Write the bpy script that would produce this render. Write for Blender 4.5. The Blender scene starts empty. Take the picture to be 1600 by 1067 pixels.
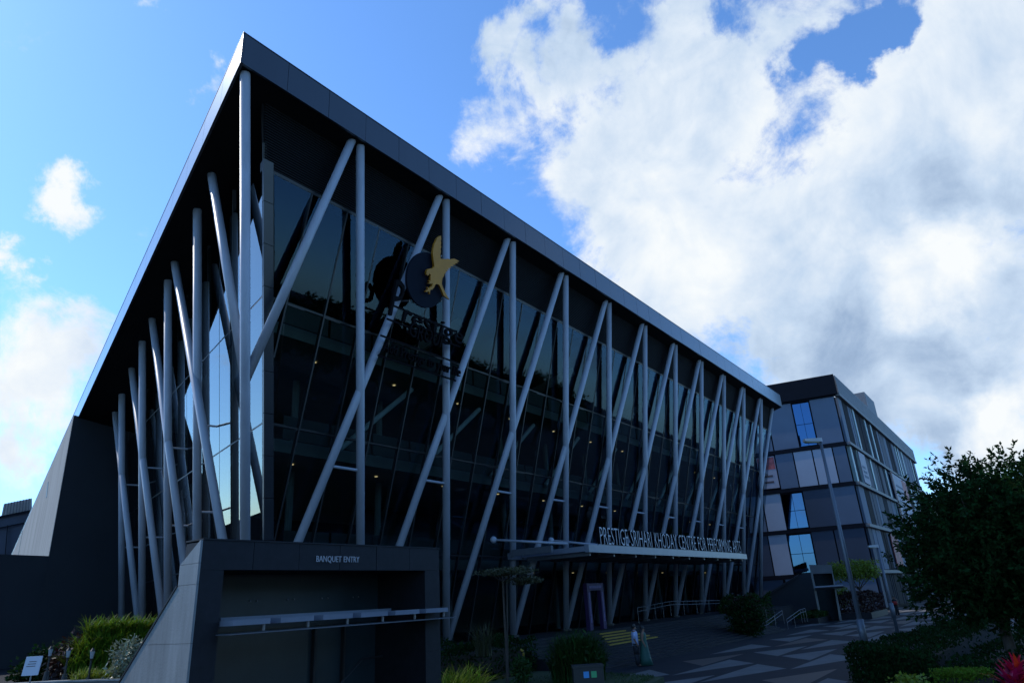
import bpy, math, random
from mathutils import Vector, Matrix
random.seed(7)
SC = bpy.context.scene
COL = SC.collection
V = Vector
# ------------------------------------------------------------------ camera
# world: X runs along the long glass front (away from the camera), Y into the building, Z up
F = 1067.0
PX, PY = 800.0, 533.5
CAM = V((0, 0, 2.9))
_up = V((635 - PX, -2250 - PY, F)).normalized()
_vy = PY - ((1625 - PX) * _up.x + F * _up.z) / _up.y
_X = V((1625 - PX, _vy - PY, F)).normalized()
_Y = _up.cross(_X)
def c2w(v): return V((_X.dot(v), _Y.dot(v), _up.dot(v)))
def ray(px, py): return c2w(V(((px - PX) / F, (py - PY) / F, 1.0)))
def onz(px, py, z):
    d = ray(px, py); return CAM + d * ((z - CAM.z) / d.z)
def onx(px, py, x):
    d = ray(px, py); return CAM + d * ((x - CAM.x) / d.x)
def ony(px, py, y):
    d = ray(px, py); return CAM + d * ((y - CAM.y) / d.y)
def dep(px, py, D): return CAM + ray(px, py) * D
def onpl(px, py, p0, n):
    d = ray(px, py); return CAM + d * ((p0 - CAM).dot(n) / d.dot(n))
cam = bpy.data.cameras.new('camera'); cam.sensor_width = 36.0; cam.lens = 36.0 * F / 1600
cam.clip_end = 5000; cam.clip_start = 0.1
camo = bpy.data.objects.new('camera', cam); COL.objects.link(camo)
r_, u_, b_ = c2w(V((1, 0, 0))), c2w(V((0, -1, 0))), -c2w(V((0, 0, 1)))
camo.matrix_world = Matrix(((r_.x, u_.x, b_.x, CAM.x), (r_.y, u_.y, b_.y, CAM.y), (r_.z, u_.z, b_.z, CAM.z), (0, 0, 0, 1)))
SC.camera = camo
# ------------------------------------------------------------------ light
SUN_AZ, SUN_EL = math.radians(-15), math.radians(43)     # azimuth measured from +Y towards +X
sdir = V((math.sin(SUN_AZ) * math.cos(SUN_EL), math.cos(SUN_AZ) * math.cos(SUN_EL), math.sin(SUN_EL)))
sl = bpy.data.lights.new('sun', 'SUN'); sl.energy = 2.0; sl.angle = math.radians(.53); sl.color = (1, .95, .87)
so = bpy.data.objects.new('sun', sl); COL.objects.link(so); so.location = (0, 0, 60)
so.rotation_euler = sdir.to_track_quat('Z', 'Y').to_euler()
SC.view_settings.view_transform = 'Standard'
try: SC.view_settings.look = 'None'
except Exception: pass
SC.view_settings.exposure = 0.65; SC.view_settings.gamma = 1.0
SKY_STR, CLOUD_STR = 0.15, 0.58
W = bpy.data.worlds.new('World'); SC.world = W; W.use_nodes = True
nt = W.node_tree; nt.nodes.clear()
def N(t, **kw):
    n = nt.nodes.new(t)
    for k, v in kw.items(): setattr(n, k, v)
    return n
def L(a, b): nt.links.new(a, b)
def mth(op, a, b=None, clamp=False):
    n = N('ShaderNodeMath', operation=op, use_clamp=clamp)
    for i, q in enumerate((a, b)):
        if q is None: continue
        if isinstance(q, (int, float)): n.inputs[i].default_value = q
        else: L(q, n.inputs[i])
    return n.outputs[0]
sky = N('ShaderNodeTexSky', sky_type='NISHITA', sun_disc=False)
sky.sun_elevation = SUN_EL; sky.sun_rotation = SUN_AZ
sky.air_density = 1.0; sky.dust_density = 0.55; sky.ozone_density = 2.4; sky.altitude = 900
tc = N('ShaderNodeTexCoord'); DIR = tc.outputs['Generated']
def noise(scale, detail, rough, dist=0.0, off=(0, 0, 0), lac=2.0):
    mp = N('ShaderNodeMapping'); mp.inputs['Location'].default_value = off; L(DIR, mp.inputs['Vector'])
    n = N('ShaderNodeTexNoise'); L(mp.outputs[0], n.inputs['Vector'])
    n.inputs['Scale'].default_value = scale; n.inputs['Detail'].default_value = detail
    n.inputs['Roughness'].default_value = rough; n.inputs['Distortion'].default_value = dist
    n.inputs['Lacunarity'].default_value = lac
    return n.outputs['Fac']
# a warped direction so that the cloud banks get ragged outlines
wn = N('ShaderNodeTexNoise'); L(DIR, wn.inputs['Vector']); wn.inputs['Scale'].default_value = 7; wn.inputs['Detail'].default_value = 7; wn.inputs['Roughness'].default_value = .6
ws = N('ShaderNodeVectorMath', operation='SUBTRACT'); L(wn.outputs['Color'], ws.inputs[0]); ws.inputs[1].default_value = (.5, .5, .5)
wm = N('ShaderNodeVectorMath', operation='MULTIPLY_ADD'); L(ws.outputs[0], wm.inputs[0]); wm.inputs[1].default_value = (.20, .20, .20); L(DIR, wm.inputs[2])
WD = wm.outputs[0]
def bank(px, py, rad, wgt, src=WD):
    c = ray(px, py).normalized(); e = ray(px + rad, py).normalized()
    d = N('ShaderNodeVectorMath', operation='DISTANCE'); L(src, d.inputs[0]); d.inputs[1].default_value = c
    m = N('ShaderNodeMapRange', interpolation_type='SMOOTHSTEP'); L(d.outputs['Value'], m.inputs['Value'])
    m.inputs['From Min'].default_value = 0; m.inputs['From Max'].default_value = (c - e).length
    m.inputs['To Min'].default_value = wgt; m.inputs['To Max'].default_value = 0
    return m.outputs[0]
def total(lst):
    o = lst[0]
    for q in lst[1:]: o = mth('ADD', o, q)
    return o
big = total([bank(*b) for b in [(900, 200, 240, .6), (1120, 330, 330, .75), (1480, 210, 340, .8), (1010, 420, 240, .5), (1330, 420, 330, .7),
    (1080, 90, 210, .55), (1560, 480, 260, .5), (1300, 620, 300, .5), (880, 50, 140, .45), (775, 70, 100, .5), (1540, 40, 240, .6), (1270, 20, 120, .3), (1520, 660, 220, .6), (1420, 560, 200, .4),
    (1340, 95, 95, -.75), (1150, 30, 55, -.3), (1245, 90, 75, -.5), (980, 45, 60, -.3),
    (112, 275, 95, .55), (135, 345, 70, .4), (338, 70, 50, .5), (322, 125, 45, .4), (80, 590, 190, .5), (5, 385, 75, .5), (240, 0, 60, .5), (725, 245, 100, .42), (30, 745, 120, .4), (270, 285, 35, .2),
    (560, 150, 260, -.3), (190, 170, 170, -.2), (450, 40, 150, -.25), (60, 130, 150, -.15)]])
f1 = noise(5.5, 14, .66, .35, (3.1, 1.7, .4)); f2 = noise(2.1, 4, .5, 0, (.3, 5.2, 2.0))
den = mth('ADD', mth('ADD', mth('MULTIPLY', mth('SUBTRACT', f1, .5), 1.9), mth('MULTIPLY', mth('SUBTRACT', f2, .5), .5)), mth('SUBTRACT', big, .22))
mr = N('ShaderNodeMapRange', interpolation_type='SMOOTHSTEP'); L(den, mr.inputs['Value'])
mr.inputs['From Min'].default_value = -.08; mr.inputs['From Max'].default_value = .30
# shade of the clouds: thin bright rims, blue-grey bellies
f3 = noise(6.0, 11, .58, .4, (1.2, .4, 7.7))
belly = total([bank(*b) for b in [(1330, 590, 230, .30), (1180, 540, 170, .16), (1490, 560, 150, .22), (1200, 330, 220, .10), (1570, 300, 150, .10), (1420, 300, 220, .12),
    (1510, 390, 130, -.38), (1550, 640, 130, -.45), (1400, 460, 90, -.25), (1010, 380, 200, -.2), (800, 230, 200, -.15), (1440, 700, 90, .22), (100, 420, 420, -.25)]])
f4 = noise(9.0, 8, .55, .6, (4.2, 2.4, 1.1))
bil = mth('MULTIPLY', mth('SUBTRACT', .10, mth('ABSOLUTE', mth('SUBTRACT', f4, .5))), .7)
sh = mth('ADD', mth('ADD', mth('ADD', mth('MULTIPLY', mth('SUBTRACT', f3, .5), 1.15), bil), mth('MULTIPLY', belly, 1.1)), mth('ADD', mth('MULTIPLY', den, .12), .20), clamp=True)
cr = N('ShaderNodeValToRGB'); L(sh, cr.inputs[0])
for q, (ps, cl) in enumerate([(0.0, (1.04, 1.08, 1.10)), (1.0, (.20, .30, .47)), (.22, (.84, .94, 1.06)), (.42, (.62, .77, .97)), (.68, (.38, .52, .74))]):
    el = cr.color_ramp.elements[q] if q < 2 else cr.color_ramp.elements.new(ps)
    el.position = ps; el.color = cl + (1,)
b1 = N('ShaderNodeBackground'); b1.inputs['Strength'].default_value = SKY_STR
tint = N('ShaderNodeMix', data_type='RGBA', blend_type='MULTIPLY'); tint.inputs[0].default_value = 1.0
L(sky.outputs[0], tint.inputs[6]); tint.inputs[7].default_value = (.64, .93, 1.20, 1); L(tint.outputs[2], b1.inputs['Color'])
b2 = N('ShaderNodeBackground'); b2.inputs['Strength'].default_value = CLOUD_STR; L(cr.outputs[0], b2.inputs['Color'])
mx = N('ShaderNodeMixShader'); L(mr.outputs[0], mx.inputs[0]); L(b1.outputs[0], mx.inputs[1]); L(b2.outputs[0], mx.inputs[2])
ow = N('ShaderNodeOutputWorld'); L(mx.outputs[0], ow.inputs['Surface'])

# ------------------------------------------------------------------ materials
def mat(name, col, rough=.6, metal=0.0, var=.12, scale=1.5, bump=0.0, bscale=40, spec=.5, island=0.0, streak=False, trans=0.0):
    m = bpy.data.materials.new(name); m.use_nodes = True
    t = m.node_tree; p = t.nodes['Principled BSDF']
    p.inputs['Roughness'].default_value = rough; p.inputs['Metallic'].default_value = metal
    p.inputs['Specular IOR Level'].default_value = spec
    c = t.nodes.new('ShaderNodeTexCoord'); n = t.nodes.new('ShaderNodeTexNoise')
    src = c.outputs['Object']
    if streak:
        mp = t.nodes.new('ShaderNodeMapping'); mp.inputs['Scale'].default_value = (1, 1, .12); t.links.new(src, mp.inputs[0]); src = mp.outputs[0]
    t.links.new(src, n.inputs['Vector']); n.inputs['Scale'].default_value = scale; n.inputs['Detail'].default_value = 8; n.inputs['Roughness'].default_value = .65
    r = t.nodes.new('ShaderNodeValToRGB'); t.links.new(n.outputs['Fac'], r.inputs[0])
    r.color_ramp.elements[0].position = .3; r.color_ramp.elements[1].position = .7
    r.color_ramp.elements[0].color = tuple(x * (1 - var) for x in col) + (1,)
    r.color_ramp.elements[1].color = tuple(min(1, x * (1 + var)) for x in col) + (1,)
    o = r.outputs[0]
    if island:
        g = t.nodes.new('ShaderNodeNewGeometry'); h = t.nodes.new('ShaderNodeHueSaturation')
        a = t.nodes.new('ShaderNodeMapRange'); t.links.new(g.outputs['Random Per Island'], a.inputs[0]); a.inputs[3].default_value = 1 - island; a.inputs[4].default_value = 1 + island
        b = t.nodes.new('ShaderNodeMapRange'); t.links.new(g.outputs['Random Per Island'], b.inputs[0]); b.inputs[3].default_value = .47; b.inputs[4].default_value = .53
        t.links.new(a.outputs[0], h.inputs['Value']); t.links.new(b.outputs[0], h.inputs['Hue']); t.links.new(o, h.inputs['Color']); o = h.outputs[0]
    t.links.new(o, p.inputs['Base Color'])
    if bump:
        n2 = t.nodes.new('ShaderNodeTexNoise'); t.links.new(c.outputs['Object'], n2.inputs['Vector']); n2.inputs['Scale'].default_value = bscale; n2.inputs['Detail'].default_value = 6
        bp = t.nodes.new('ShaderNodeBump'); bp.inputs['Strength'].default_value = bump; bp.inputs['Distance'].default_value = .02
        t.links.new(n2.outputs['Fac'], bp.inputs['Height']); t.links.new(bp.outputs[0], p.inputs['Normal'])
    if trans:
        tr = t.nodes.new('ShaderNodeBsdfTranslucent'); t.links.new(o, tr.inputs['Color']); ms = t.nodes.new('ShaderNodeMixShader'); ms.inputs[0].default_value = trans
        out = t.nodes['Material Output']; t.links.new(p.outputs[0], ms.inputs[1]); t.links.new(tr.outputs[0], ms.inputs[2]); t.links.new(ms.outputs[0], out.inputs['Surface'])
    return m
def glass(name, tint, ior=1.75, refl=(.9, .95, 1.0), wob=0.0):
    m = bpy.data.materials.new(name); m.use_nodes = True; t = m.node_tree; t.nodes.clear()
    o = t.nodes.new('ShaderNodeOutputMaterial'); tr = t.nodes.new('ShaderNodeBsdfTransparent'); tr.inputs[0].default_value = tint + (1,)
    g = t.nodes.new('ShaderNodeBsdfGlossy'); g.inputs['Roughness'].default_value = .015; g.inputs['Color'].default_value = refl + (1,)
    fr = t.nodes.new('ShaderNodeFresnel'); fr.inputs['IOR'].default_value = ior; ms = t.nodes.new('ShaderNodeMixShader')
    if wob:
        c = t.nodes.new('ShaderNodeTexCoord'); n = t.nodes.new('ShaderNodeTexNoise'); t.links.new(c.outputs['Object'], n.inputs['Vector']); n.inputs['Scale'].default_value = .45; n.inputs['Detail'].default_value = 1
        bp = t.nodes.new('ShaderNodeBump'); bp.inputs['Strength'].default_value = wob; bp.inputs['Distance'].default_value = .05; t.links.new(n.outputs['Fac'], bp.inputs['Height']); t.links.new(bp.outputs[0], g.inputs['Normal'])
    t.links.new(fr.outputs[0], ms.inputs[0]); t.links.new(tr.outputs[0], ms.inputs[1]); t.links.new(g.outputs[0], ms.inputs[2]); t.links.new(ms.outputs[0], o.inputs[0])
    return m
def emit(name, col, s):
    m = bpy.data.materials.new(name); m.use_nodes = True; p = m.node_tree.nodes['Principled BSDF']
    p.inputs['Base Color'].default_value = col + (1,); p.inputs['Emission Color'].default_value = col + (1,); p.inputs['Emission Strength'].default_value = s
    return m
M = dict(
    fascia=mat('grey_metal_panel', (.020, .023, .029), .3, .1, .14, .8, .04, 6, streak=True),
    soffit=mat('black_soffit', (.006, .006, .007), .8, 0, .2, 2, spec=.2),
    column=mat('pale_grey_steel_paint', (.33, .35, .40), .42, 0, .16, 1.6, .03, 30, streak=True),
    frame=mat('black_mullion', (.012, .013, .015), .45),
    louvre=mat('dark_louvre', (.008, .008, .009), .7, spec=.2),
    clad=mat('dark_clad_panel', (.03, .033, .04), .35, .2),
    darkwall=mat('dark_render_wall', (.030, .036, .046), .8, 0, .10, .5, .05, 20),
    litwall=mat('grey_concrete_render', (.25, .25, .24), .9, 0, .25, 1.2, .35, 14, streak=True),  # raised tone carries the sunlight on the left side wall
    granite=mat('dark_granite', (.010, .011, .015), .6, 0, .35, 5, .05, 60, spec=.3),
    granitelight=mat('sun_toned_granite', (.19, .20, .20), .5, 0, .38, 2.0, .2, 30, streak=True),  # far paler than dark granite: the wing's sunlight is put into this colour
    interior=mat('interior_dark', (.10, .11, .11), .8), inwhite=mat('interior_white_steel', (.75, .78, .76), .5),
    slab=mat('interior_slab', (.26, .28, .27), .8),
    glass=glass('tinted_facade_glass', (.46, .56, .56), 1.52, (.24, .40, .62)), sideglass=glass('clear_side_glass', (.34, .42, .45), 2.1, (.9, .97, 1.0)),
    frost=mat('dark_frosted_glass', (.02, .035, .042), .25), mallglass=glass('mall_mirror_glass', (.03, .05, .06), 3.0, (.22, .50, .95)), mallglassdark=mat('mall_dark_glass', (.010, .015, .026), .75, spec=.08),
    canopyglass=mat('pale_canopy_panel', (.17, .19, .235), .35, 0, .1, 2), canopydark=mat('canopy_steel', (.11, .12, .14), .4, .2),
    gold=mat('gold_sign_face', (.42, .17, .004), .5, .1, .1, 3), signdisc=mat('navy_sign_disc', (.008, .012, .022), .8, spec=.1),
    signtext=mat('dark_sign_letter', (.004, .004, .006), .8, spec=.1), letter=mat('white_letter_face', (.44, .44, .46), .5, 0, .05), lettext=mat('grey_letter', (.36, .36, .38), .5),
    plaza=mat('dark_plaza_paving', (.015, .018, .024), .8, 0, .25, .9, .1, 14, spec=.2), pavelight=mat('pale_plaza_paving', (.14, .135, .13), .85, 0, .22, .7, .1, 14, spec=.2), pavered=mat('brown_plaza_paving', (.075, .055, .045), .7, 0, .2, .8, .1, 14),
    step=mat('grey_step_stone', (.020, .022, .027), .8, 0, .25, 2.5, .1, 25, spec=.2), nose=mat('dark_step_nosing', (.008, .008, .010), .6), yellow=mat('yellow_nosing_paint', (.26, .17, .010), .7, 0, .35, 6),
    ground=mat('asphalt_ground', (.032, .033, .034), .9, 0, .25, .2, .1, 8), lawn=mat('lawn_soil', (.022, .040, .010), .95, 0, .3, 3), soil=mat('soil', (.03, .022, .015), .95, 0, .3, 4, .3, 12),
    kerb=mat('grey_kerb_stone', (.10, .10, .10), .8, 0, .2, 3),
    leafdark=mat('dark_green_leaf', (.010, .031, .007), .75, 0, .2, .6, island=.5, trans=.2, spec=.08), leafmid=mat('green_leaf', (.020, .050, .008), .6, 0, .2, .6, island=.45, trans=.25, spec=.2),
    leafyel=mat('yellow_green_leaf', (.16, .21, .018), .5, 0, .2, .6, island=.35, trans=.4), leafstrap=mat('bright_strap_leaf', (.10, .165, .012), .6, 0, .25, .6, island=.4, trans=.4, spec=.15),
    leafvar=mat('variegated_leaf', (.17, .20, .13), .42, 0, .3, 8, island=.5, trans=.25), leafred=mat('dark_red_leaf', (.03, .010, .008), .5, 0, .2, .6, island=.4, trans=.25),
    leafpink=mat('magenta_leaf', (.52, .010, .055), .4, 0, .35, 2, island=.4, trans=.3), leafolive=mat('olive_leaf', (.055, .055, .02), .55, 0, .2, .6, island=.4, trans=.25),
    grass=mat('grass_blade', (.035, .07, .012), .6, 0, .2, .6, island=.4, trans=.25),
    bark=mat('brown_bark', (.06, .045, .035), .9, 0, .3, 8, .4, 20), pole=mat('grey_lamp_post', (.12, .135, .16), .45, .3, .08, 2), lamphead=mat('lamp_head_shell', (.42, .42, .42), .4),
    lamplens=mat('yellowed_lamp_lens', (.36, .33, .18), .3), steel=mat('stainless_rail', (.16, .16, .17), .4, .5),
    skin=mat('skin', (.20, .10, .06), .6), hair=mat('black_hair', (.008, .007, .006), .5), shirt=mat('pale_blue_shirt', (.34, .40, .58), .8), trouser=mat('dark_trousers', (.014, .014, .018), .8),
    gown=mat('green_gown', (.012, .075, .055), .6), red=mat('red_cloth', (.25, .01, .01), .7),
    purple=mat('purple_arch_board', (.030, .010, .065), .6), purplepale=mat('pale_arch_print', (.11, .08, .20), .6, 0, .5, 12),
    bin=mat('black_bin', (.012, .013, .015), .5), bluesq=mat('blue_bin_label', (.05, .28, .62), .5), greensq=mat('green_bin_label', (.06, .38, .14), .5),
    white=mat('white_board', (.50, .51, .56), .6, 0, .03), ink=mat('dark_print', (.08, .06, .07), .7), lamppost=mat('black_lantern_iron', (.012, .012, .012), .5), lanternglass=mat('lantern_glass', (.30, .32, .33), .15),
    mallgrey=mat('mall_grey_panel', (.095, .13, .19), .7, 0, .10, .25, .03, 3), mallpale=mat('mall_pale_panel', (.34, .365, .44), .6, 0, .08, .3), malldark=mat('mall_dark_panel', (.032, .046, .078), .7, 0, .12, .25),  # blue cast puts cool shade into the panel colours, against the warm sun
    mallband=mat('mall_black_band', (.007, .009, .015), .75, spec=.1), mallledge=mat('mall_pale_ledge', (.15, .155, .165), .6), mallfin=mat('mall_teal_fin', (.20, .28, .29), .4), mallparapet=mat('mall_parapet_boards', (.13, .14, .16), .6, 0, .12, .6),
    poster=mat('pale_poster', (.32, .31, .37), .6, 0, .1, 1), posterred=mat('red_poster', (.34, .08, .08), .6, 0, .7, 1.6), posterdark=mat('maroon_poster', (.10, .02, .025), .6),
    corr=mat('corrugated_grey', (.36, .36, .38), .5, .2),
    lampwarm=emit('warm_downlight', (1.0, .72, .35), .55),
)
_p = M['fascia'].node_tree.nodes['Principled BSDF']; _p.inputs['Coat Weight'].default_value = .75; _p.inputs['Coat Roughness'].default_value = .16
# ------------------------------------------------------------------ builders
class Thing:
    def __init__(s, name, loc, label, cat, group=None):
        s.o = bpy.data.objects.new(name, None); COL.objects.link(s.o); s.loc = V(loc); s.o.location = s.loc
        s.o.empty_display_size = .3; s.o['label'] = label; s.o['category'] = cat
        if group: s.o['group'] = group
    def part(s, name, vf, m, parent=None, smooth=False, label=None):
        vs, fs = vf
        o = bpy.data.objects.new(name, mesh(name, [V(v) - s.loc for v in vs], fs, m, smooth)); COL.objects.link(o)
        o.parent = parent or s.o
        if label: o['label'] = label
        return o
def mesh(name, vs, fs, m, smooth=False):
    me = bpy.data.meshes.new(name); me.from_pydata([tuple(v) for v in vs], [], fs); me.materials.append(M[m] if isinstance(m, str) else m)
    if smooth: me.polygons.foreach_set('use_smooth', [True] * len(me.polygons))
    me.update(); return me
def single(name, vf, m, label, cat, group=None, kind=None, smooth=False):
    o = bpy.data.objects.new(name, mesh(name, vf[0], vf[1], m, smooth)); COL.objects.link(o)
    if label: o['label'] = label
    if cat: o['category'] = cat
    if group: o['group'] = group
    if kind: o['kind'] = kind
    return o
def kid(parent, name, vf, m, smooth=False):
    o = bpy.data.objects.new(name, mesh(name, vf[0], vf[1], m, smooth)); COL.objects.link(o); o.parent = parent; return o
HEXF = [(0, 3, 2, 1), (4, 5, 6, 7), (0, 1, 5, 4), (1, 2, 6, 5), (2, 3, 7, 6), (3, 0, 4, 7)]
def hexa(b, t): return [V(v) for v in list(b) + list(t)], list(HEXF)
def box(x0, x1, y0, y1, z0, z1):
    return hexa([(x0, y0, z0), (x1, y0, z0), (x1, y1, z0), (x0, y1, z0)], [(x0, y0, z1), (x1, y0, z1), (x1, y1, z1), (x0, y1, z1)])
def slabq(q, n):          # a quad or polygon given thickness along n
    k = len(q); q = [V(a) for a in q]; n = V(n); vs = q + [a + n for a in q]
    return vs, [tuple(range(k))[::-1], tuple(range(k, 2 * k))] + [(i, (i + 1) % k, k + (i + 1) % k, k + i) for i in range(k)]
def tube(p, q, r0, r1=None, n=12, cap=True):
    p, q = V(p), V(q); r1 = r0 if r1 is None else r1; d = (q - p).normalized()
    a = d.cross(V((0, 0, 1)) if abs(d.z) < .95 else V((1, 0, 0))).normalized(); b = d.cross(a)
    vs = []
    for c, r in ((p, r0), (q, r1)):
        vs += [c + (a * math.cos(2 * math.pi * i / n) + b * math.sin(2 * math.pi * i / n)) * r for i in range(n)]
    fs = [(i, (i + 1) % n, n + (i + 1) % n, n + i) for i in range(n)]
    if cap: fs += [tuple(range(n))[::-1], tuple(range(n, 2 * n))]
    return vs, fs
def bar(p, q, w, h, up=(0, 0, 1)):
    p, q = V(p), V(q); d = (q - p).normalized(); s = d.cross(V(up)).normalized() * (w / 2); u = s.cross(d).normalized() * (h / 2)
    return hexa([p - s - u, p + s - u, p + s + u, p - s + u], [q - s - u, q + s - u, q + s + u, q - s + u])
def join(*l):
    vs, fs = [], []
    for a, b in l:
        k = len(vs); vs += a; fs += [tuple(i + k for i in f) for f in b]
    return vs, fs
def pipe(pts, r, n=8): return join(*[tube(a, b, r, n=n) for a, b in zip(pts, pts[1:])])
def ball(c, rx, ry, rz, n=12, m=8):
    vs, fs = [], []
    for j in range(m + 1):
        t = math.pi * j / m
        for i in range(n):
            a = 2 * math.pi * i / n; vs.append(V((c[0] + rx * math.sin(t) * math.cos(a), c[1] + ry * math.sin(t) * math.sin(a), c[2] + rz * math.cos(t))))
    for j in range(m):
        for i in range(n): fs.append((j * n + i, (j + 1) * n + i, (j + 1) * n + (i + 1) % n, j * n + (i + 1) % n))
    return vs, fs
def rings(rs, n=14):      # body of stacked ellipses: (cx, cy, z, rx, ry)
    vs, fs = [], []
    for (x, y, z, a, b) in rs: vs += [V((x + a * math.cos(2 * math.pi * i / n), y + b * math.sin(2 * math.pi * i / n), z)) for i in range(n)]
    for j in range(len(rs) - 1):
        for i in range(n): fs.append((j * n + i, j * n + (i + 1) % n, (j + 1) * n + (i + 1) % n, (j + 1) * n + i))
    k = (len(rs) - 1) * n
    return vs, fs + [tuple(range(n))[::-1], tuple(range(k, k + n))]
# foliage --------------------------------------------------------------
def rvec():
    while True:
        v = V((random.uniform(-1, 1), random.uniform(-1, 1), random.uniform(-1, 1)))
        if .05 < v.length < 1: return v
def leaf(vs, fs, p, d, ln, w):
    s = d.cross(rvec()).normalized() * w; k = len(vs)
    vs += [p, p + d * ln * .45 + s, p + d * ln, p + d * ln * .45 - s]; fs.append((k, k + 1, k + 2, k + 3))
def crown(c, rad, clumps, per, ln, w, csize, squash=1.0, inside=.55):
    vs, fs = [], []; c = V(c)
    for _ in range(clumps):
        d = rvec().normalized(); k = random.uniform(inside, 1.0) * random.uniform(.86, 1.12)
        q = c + V((d.x * rad[0], d.y * rad[1], d.z * rad[2])) * k; sz = csize * random.uniform(.6, 1.35)
        for _ in range(per):
            o = rvec() * sz; o.z *= squash
            ld = (o.normalized() * .8 + V((0, 0, -.15)) + rvec() * .6).normalized(); leaf(vs, fs, q + o, ld, ln * random.uniform(.6, 1.3), w * random.uniform(.7, 1.3))
    return vs, fs
def prism_leaves(poly, z0, z1, n, ln, w, rough=.12):
    vs, fs = [], []; a, b, c, d = [V((p[0], p[1], 0)) for p in poly]
    for _ in range(n):
        s, t, u = random.random(), random.random(), random.random()
        m = random.random()                       # most leaves lie near the outside
        if m < .45: u = 1 - abs(random.gauss(0, .06))
        elif m < .62: s = abs(random.gauss(0, .02))
        elif m < .72: s = 1 - abs(random.gauss(0, .02))
        elif m < .88: t = abs(random.gauss(0, .04))
        p = (a.lerp(b, s)).lerp(d.lerp(c, s), t)
        p.z = z0 + (z1 - z0) * u + rough * (math.sin(p.x * 2.3 + p.y) * .5 + math.sin(p.y * 3.1 - p.x * 1.3) * .5) * u
        p += rvec() * .05
        leaf(vs, fs, p, (rvec() + V((0, 0, .5))).normalized(), ln * random.uniform(.6, 1.3), w * random.uniform(.7, 1.3))
    return vs, fs
def blades(c, n, ln, w, spread, base, lift=1.0, seg=4):
    vs, fs = [], []; c = V(c)
    for _ in range(n):
        a = random.uniform(0, 6.283); h = V((math.cos(a), math.sin(a), 0)); rr = random.random() ** .5 * base
        a2 = random.uniform(0, 6.283)
        p = c + V((math.cos(a2), math.sin(a2), 0)) * rr; l = ln * random.uniform(.6, 1.2); sp = spread * random.uniform(.3, 1.2); s = V((-h.y, h.x, 0)) * w
        k = len(vs)
        for j in range(seg + 1):
            t = j / seg; q = p + h * (sp * t * t * l) + V((0, 0, l * lift * (t - .45 * sp * t * t))); ww = (1 - t) ** .6 if j < seg else .05
            vs += [q + s * ww, q - s * ww]
        fs += [(k + 2 * j, k + 2 * j + 1, k + 2 * j + 3, k + 2 * j + 2) for j in range(seg)]
    return vs, fs
def letters(thing, text, origin, xd, ud, height, width, depth, mface, mside=None, name='letter', parent=None, thin=0.0):
    """one mesh per character, fitted to width; xd runs along the line of writing, ud up the letters"""
    xd, ud = V(xd).normalized(), V(ud).normalized(); nd = xd.cross(ud).normalized()
    def ev(s):
        cu = bpy.data.curves.new('tmp', 'FONT'); cu.body = s; cu.size = 1; cu.extrude = .5; cu.resolution_u = 2; cu.offset = thin; cu.space_word = 1.3
        o = bpy.data.objects.new('tmp', cu); COL.objects.link(o); dg = bpy.context.evaluated_depsgraph_get(); me = bpy.data.meshes.new_from_object(o.evaluated_get(dg))
        vs = [v.co.copy() for v in me.vertices]; fs = [tuple(p.vertices) for p in me.polygons]
        bpy.data.objects.remove(o); bpy.data.curves.remove(cu); bpy.data.meshes.remove(me); return vs, fs
    full = ev(text)[0]; x0, x1 = min(v.x for v in full), max(v.x for v in full); cap = max(v.y for v in ev('H')[0])
    kx, ky = width / (x1 - x0), height / cap
    for i, ch in enumerate(text):
        if ch == ' ': continue
        vs, fs = ev(ch); right = max(v.x for v in ev(text[:i + 1])[0]); own = max(v.x for v in vs); sx = right - own - x0
        out = [V(origin) + xd * ((v.x + sx) * kx) + ud * (v.y * ky) + nd * (v.z * depth) for v in vs]
        o = thing.part(name, (out, fs), mface, parent)
        if mside:
            o.data.materials.append(M[mside])
            for p in o.data.polygons: p.material_index = 0 if p.normal.dot(nd) > .7 else 1

# ================================================================== SETTING
single('ground', ([V((-1500, -1500, -.02)), V((1500, -1500, -.02)), V((1500, 1500, -.02)), V((-1500, 1500, -.02))], [(0, 1, 2, 3)]), 'ground', None, None, kind='structure')
POD = 1.25
plz = single('plaza', box(20.5, 150, -9, 60, -.5, 0), 'plaza', None, None, kind='structure')
tri = 0
for j in range(12):                                  # long triangular slabs laid in rows across the dark paving
    y0 = -6.5 + j * 1.9
    for i in range(15):
        x0 = 21.5 + i * 6.6 + (j % 3) * 2.3; lx = 5.6
        if x0 + lx > 118: continue
        q = [(x0, y0, .004), (x0 + lx, y0 + .1, .004), (x0 + lx * .35, y0 + 1.75, .004)] if (i + j) % 2 else [(x0 - 1.2, y0 + 1.75, .004), (x0 + lx * .9, y0 + 1.7, .004), (x0 + lx * .6, y0 + .05, .004)]
        if max(p[1] for p in q) > 15.6 and 26 < x0 + lx and x0 < 58: continue
        kid(plz, 'paving_slab', (q, [(0, 1, 2) if (V(q[1]) - V(q[0])).cross(V(q[2]) - V(q[0])).z > 0 else (0, 2, 1)]), 'pavered' if (i * 5 + j * 3) % 7 == 0 else 'pavelight'); tri += 1
ter = single('terrace', slabq([(-40, 18.6, -.3), (14.3, 18.6, -.3), (14.3, 20.5, -.3), (75, 20.5, -.3), (75, 110, -.3), (-40, 110, -.3)], (0, 0, POD + .3)), 'step', None, None, kind='structure')
single('lawn', slabq([(14.3, 9.5, -.1), (24.6, 11.6, -.1), (26.2, 16.2, -.1), (26.2, 20.45, -.1), (14.35, 20.45, -.1)], (0, 0, .3)), 'lawn', None, None, kind='structure')
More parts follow.
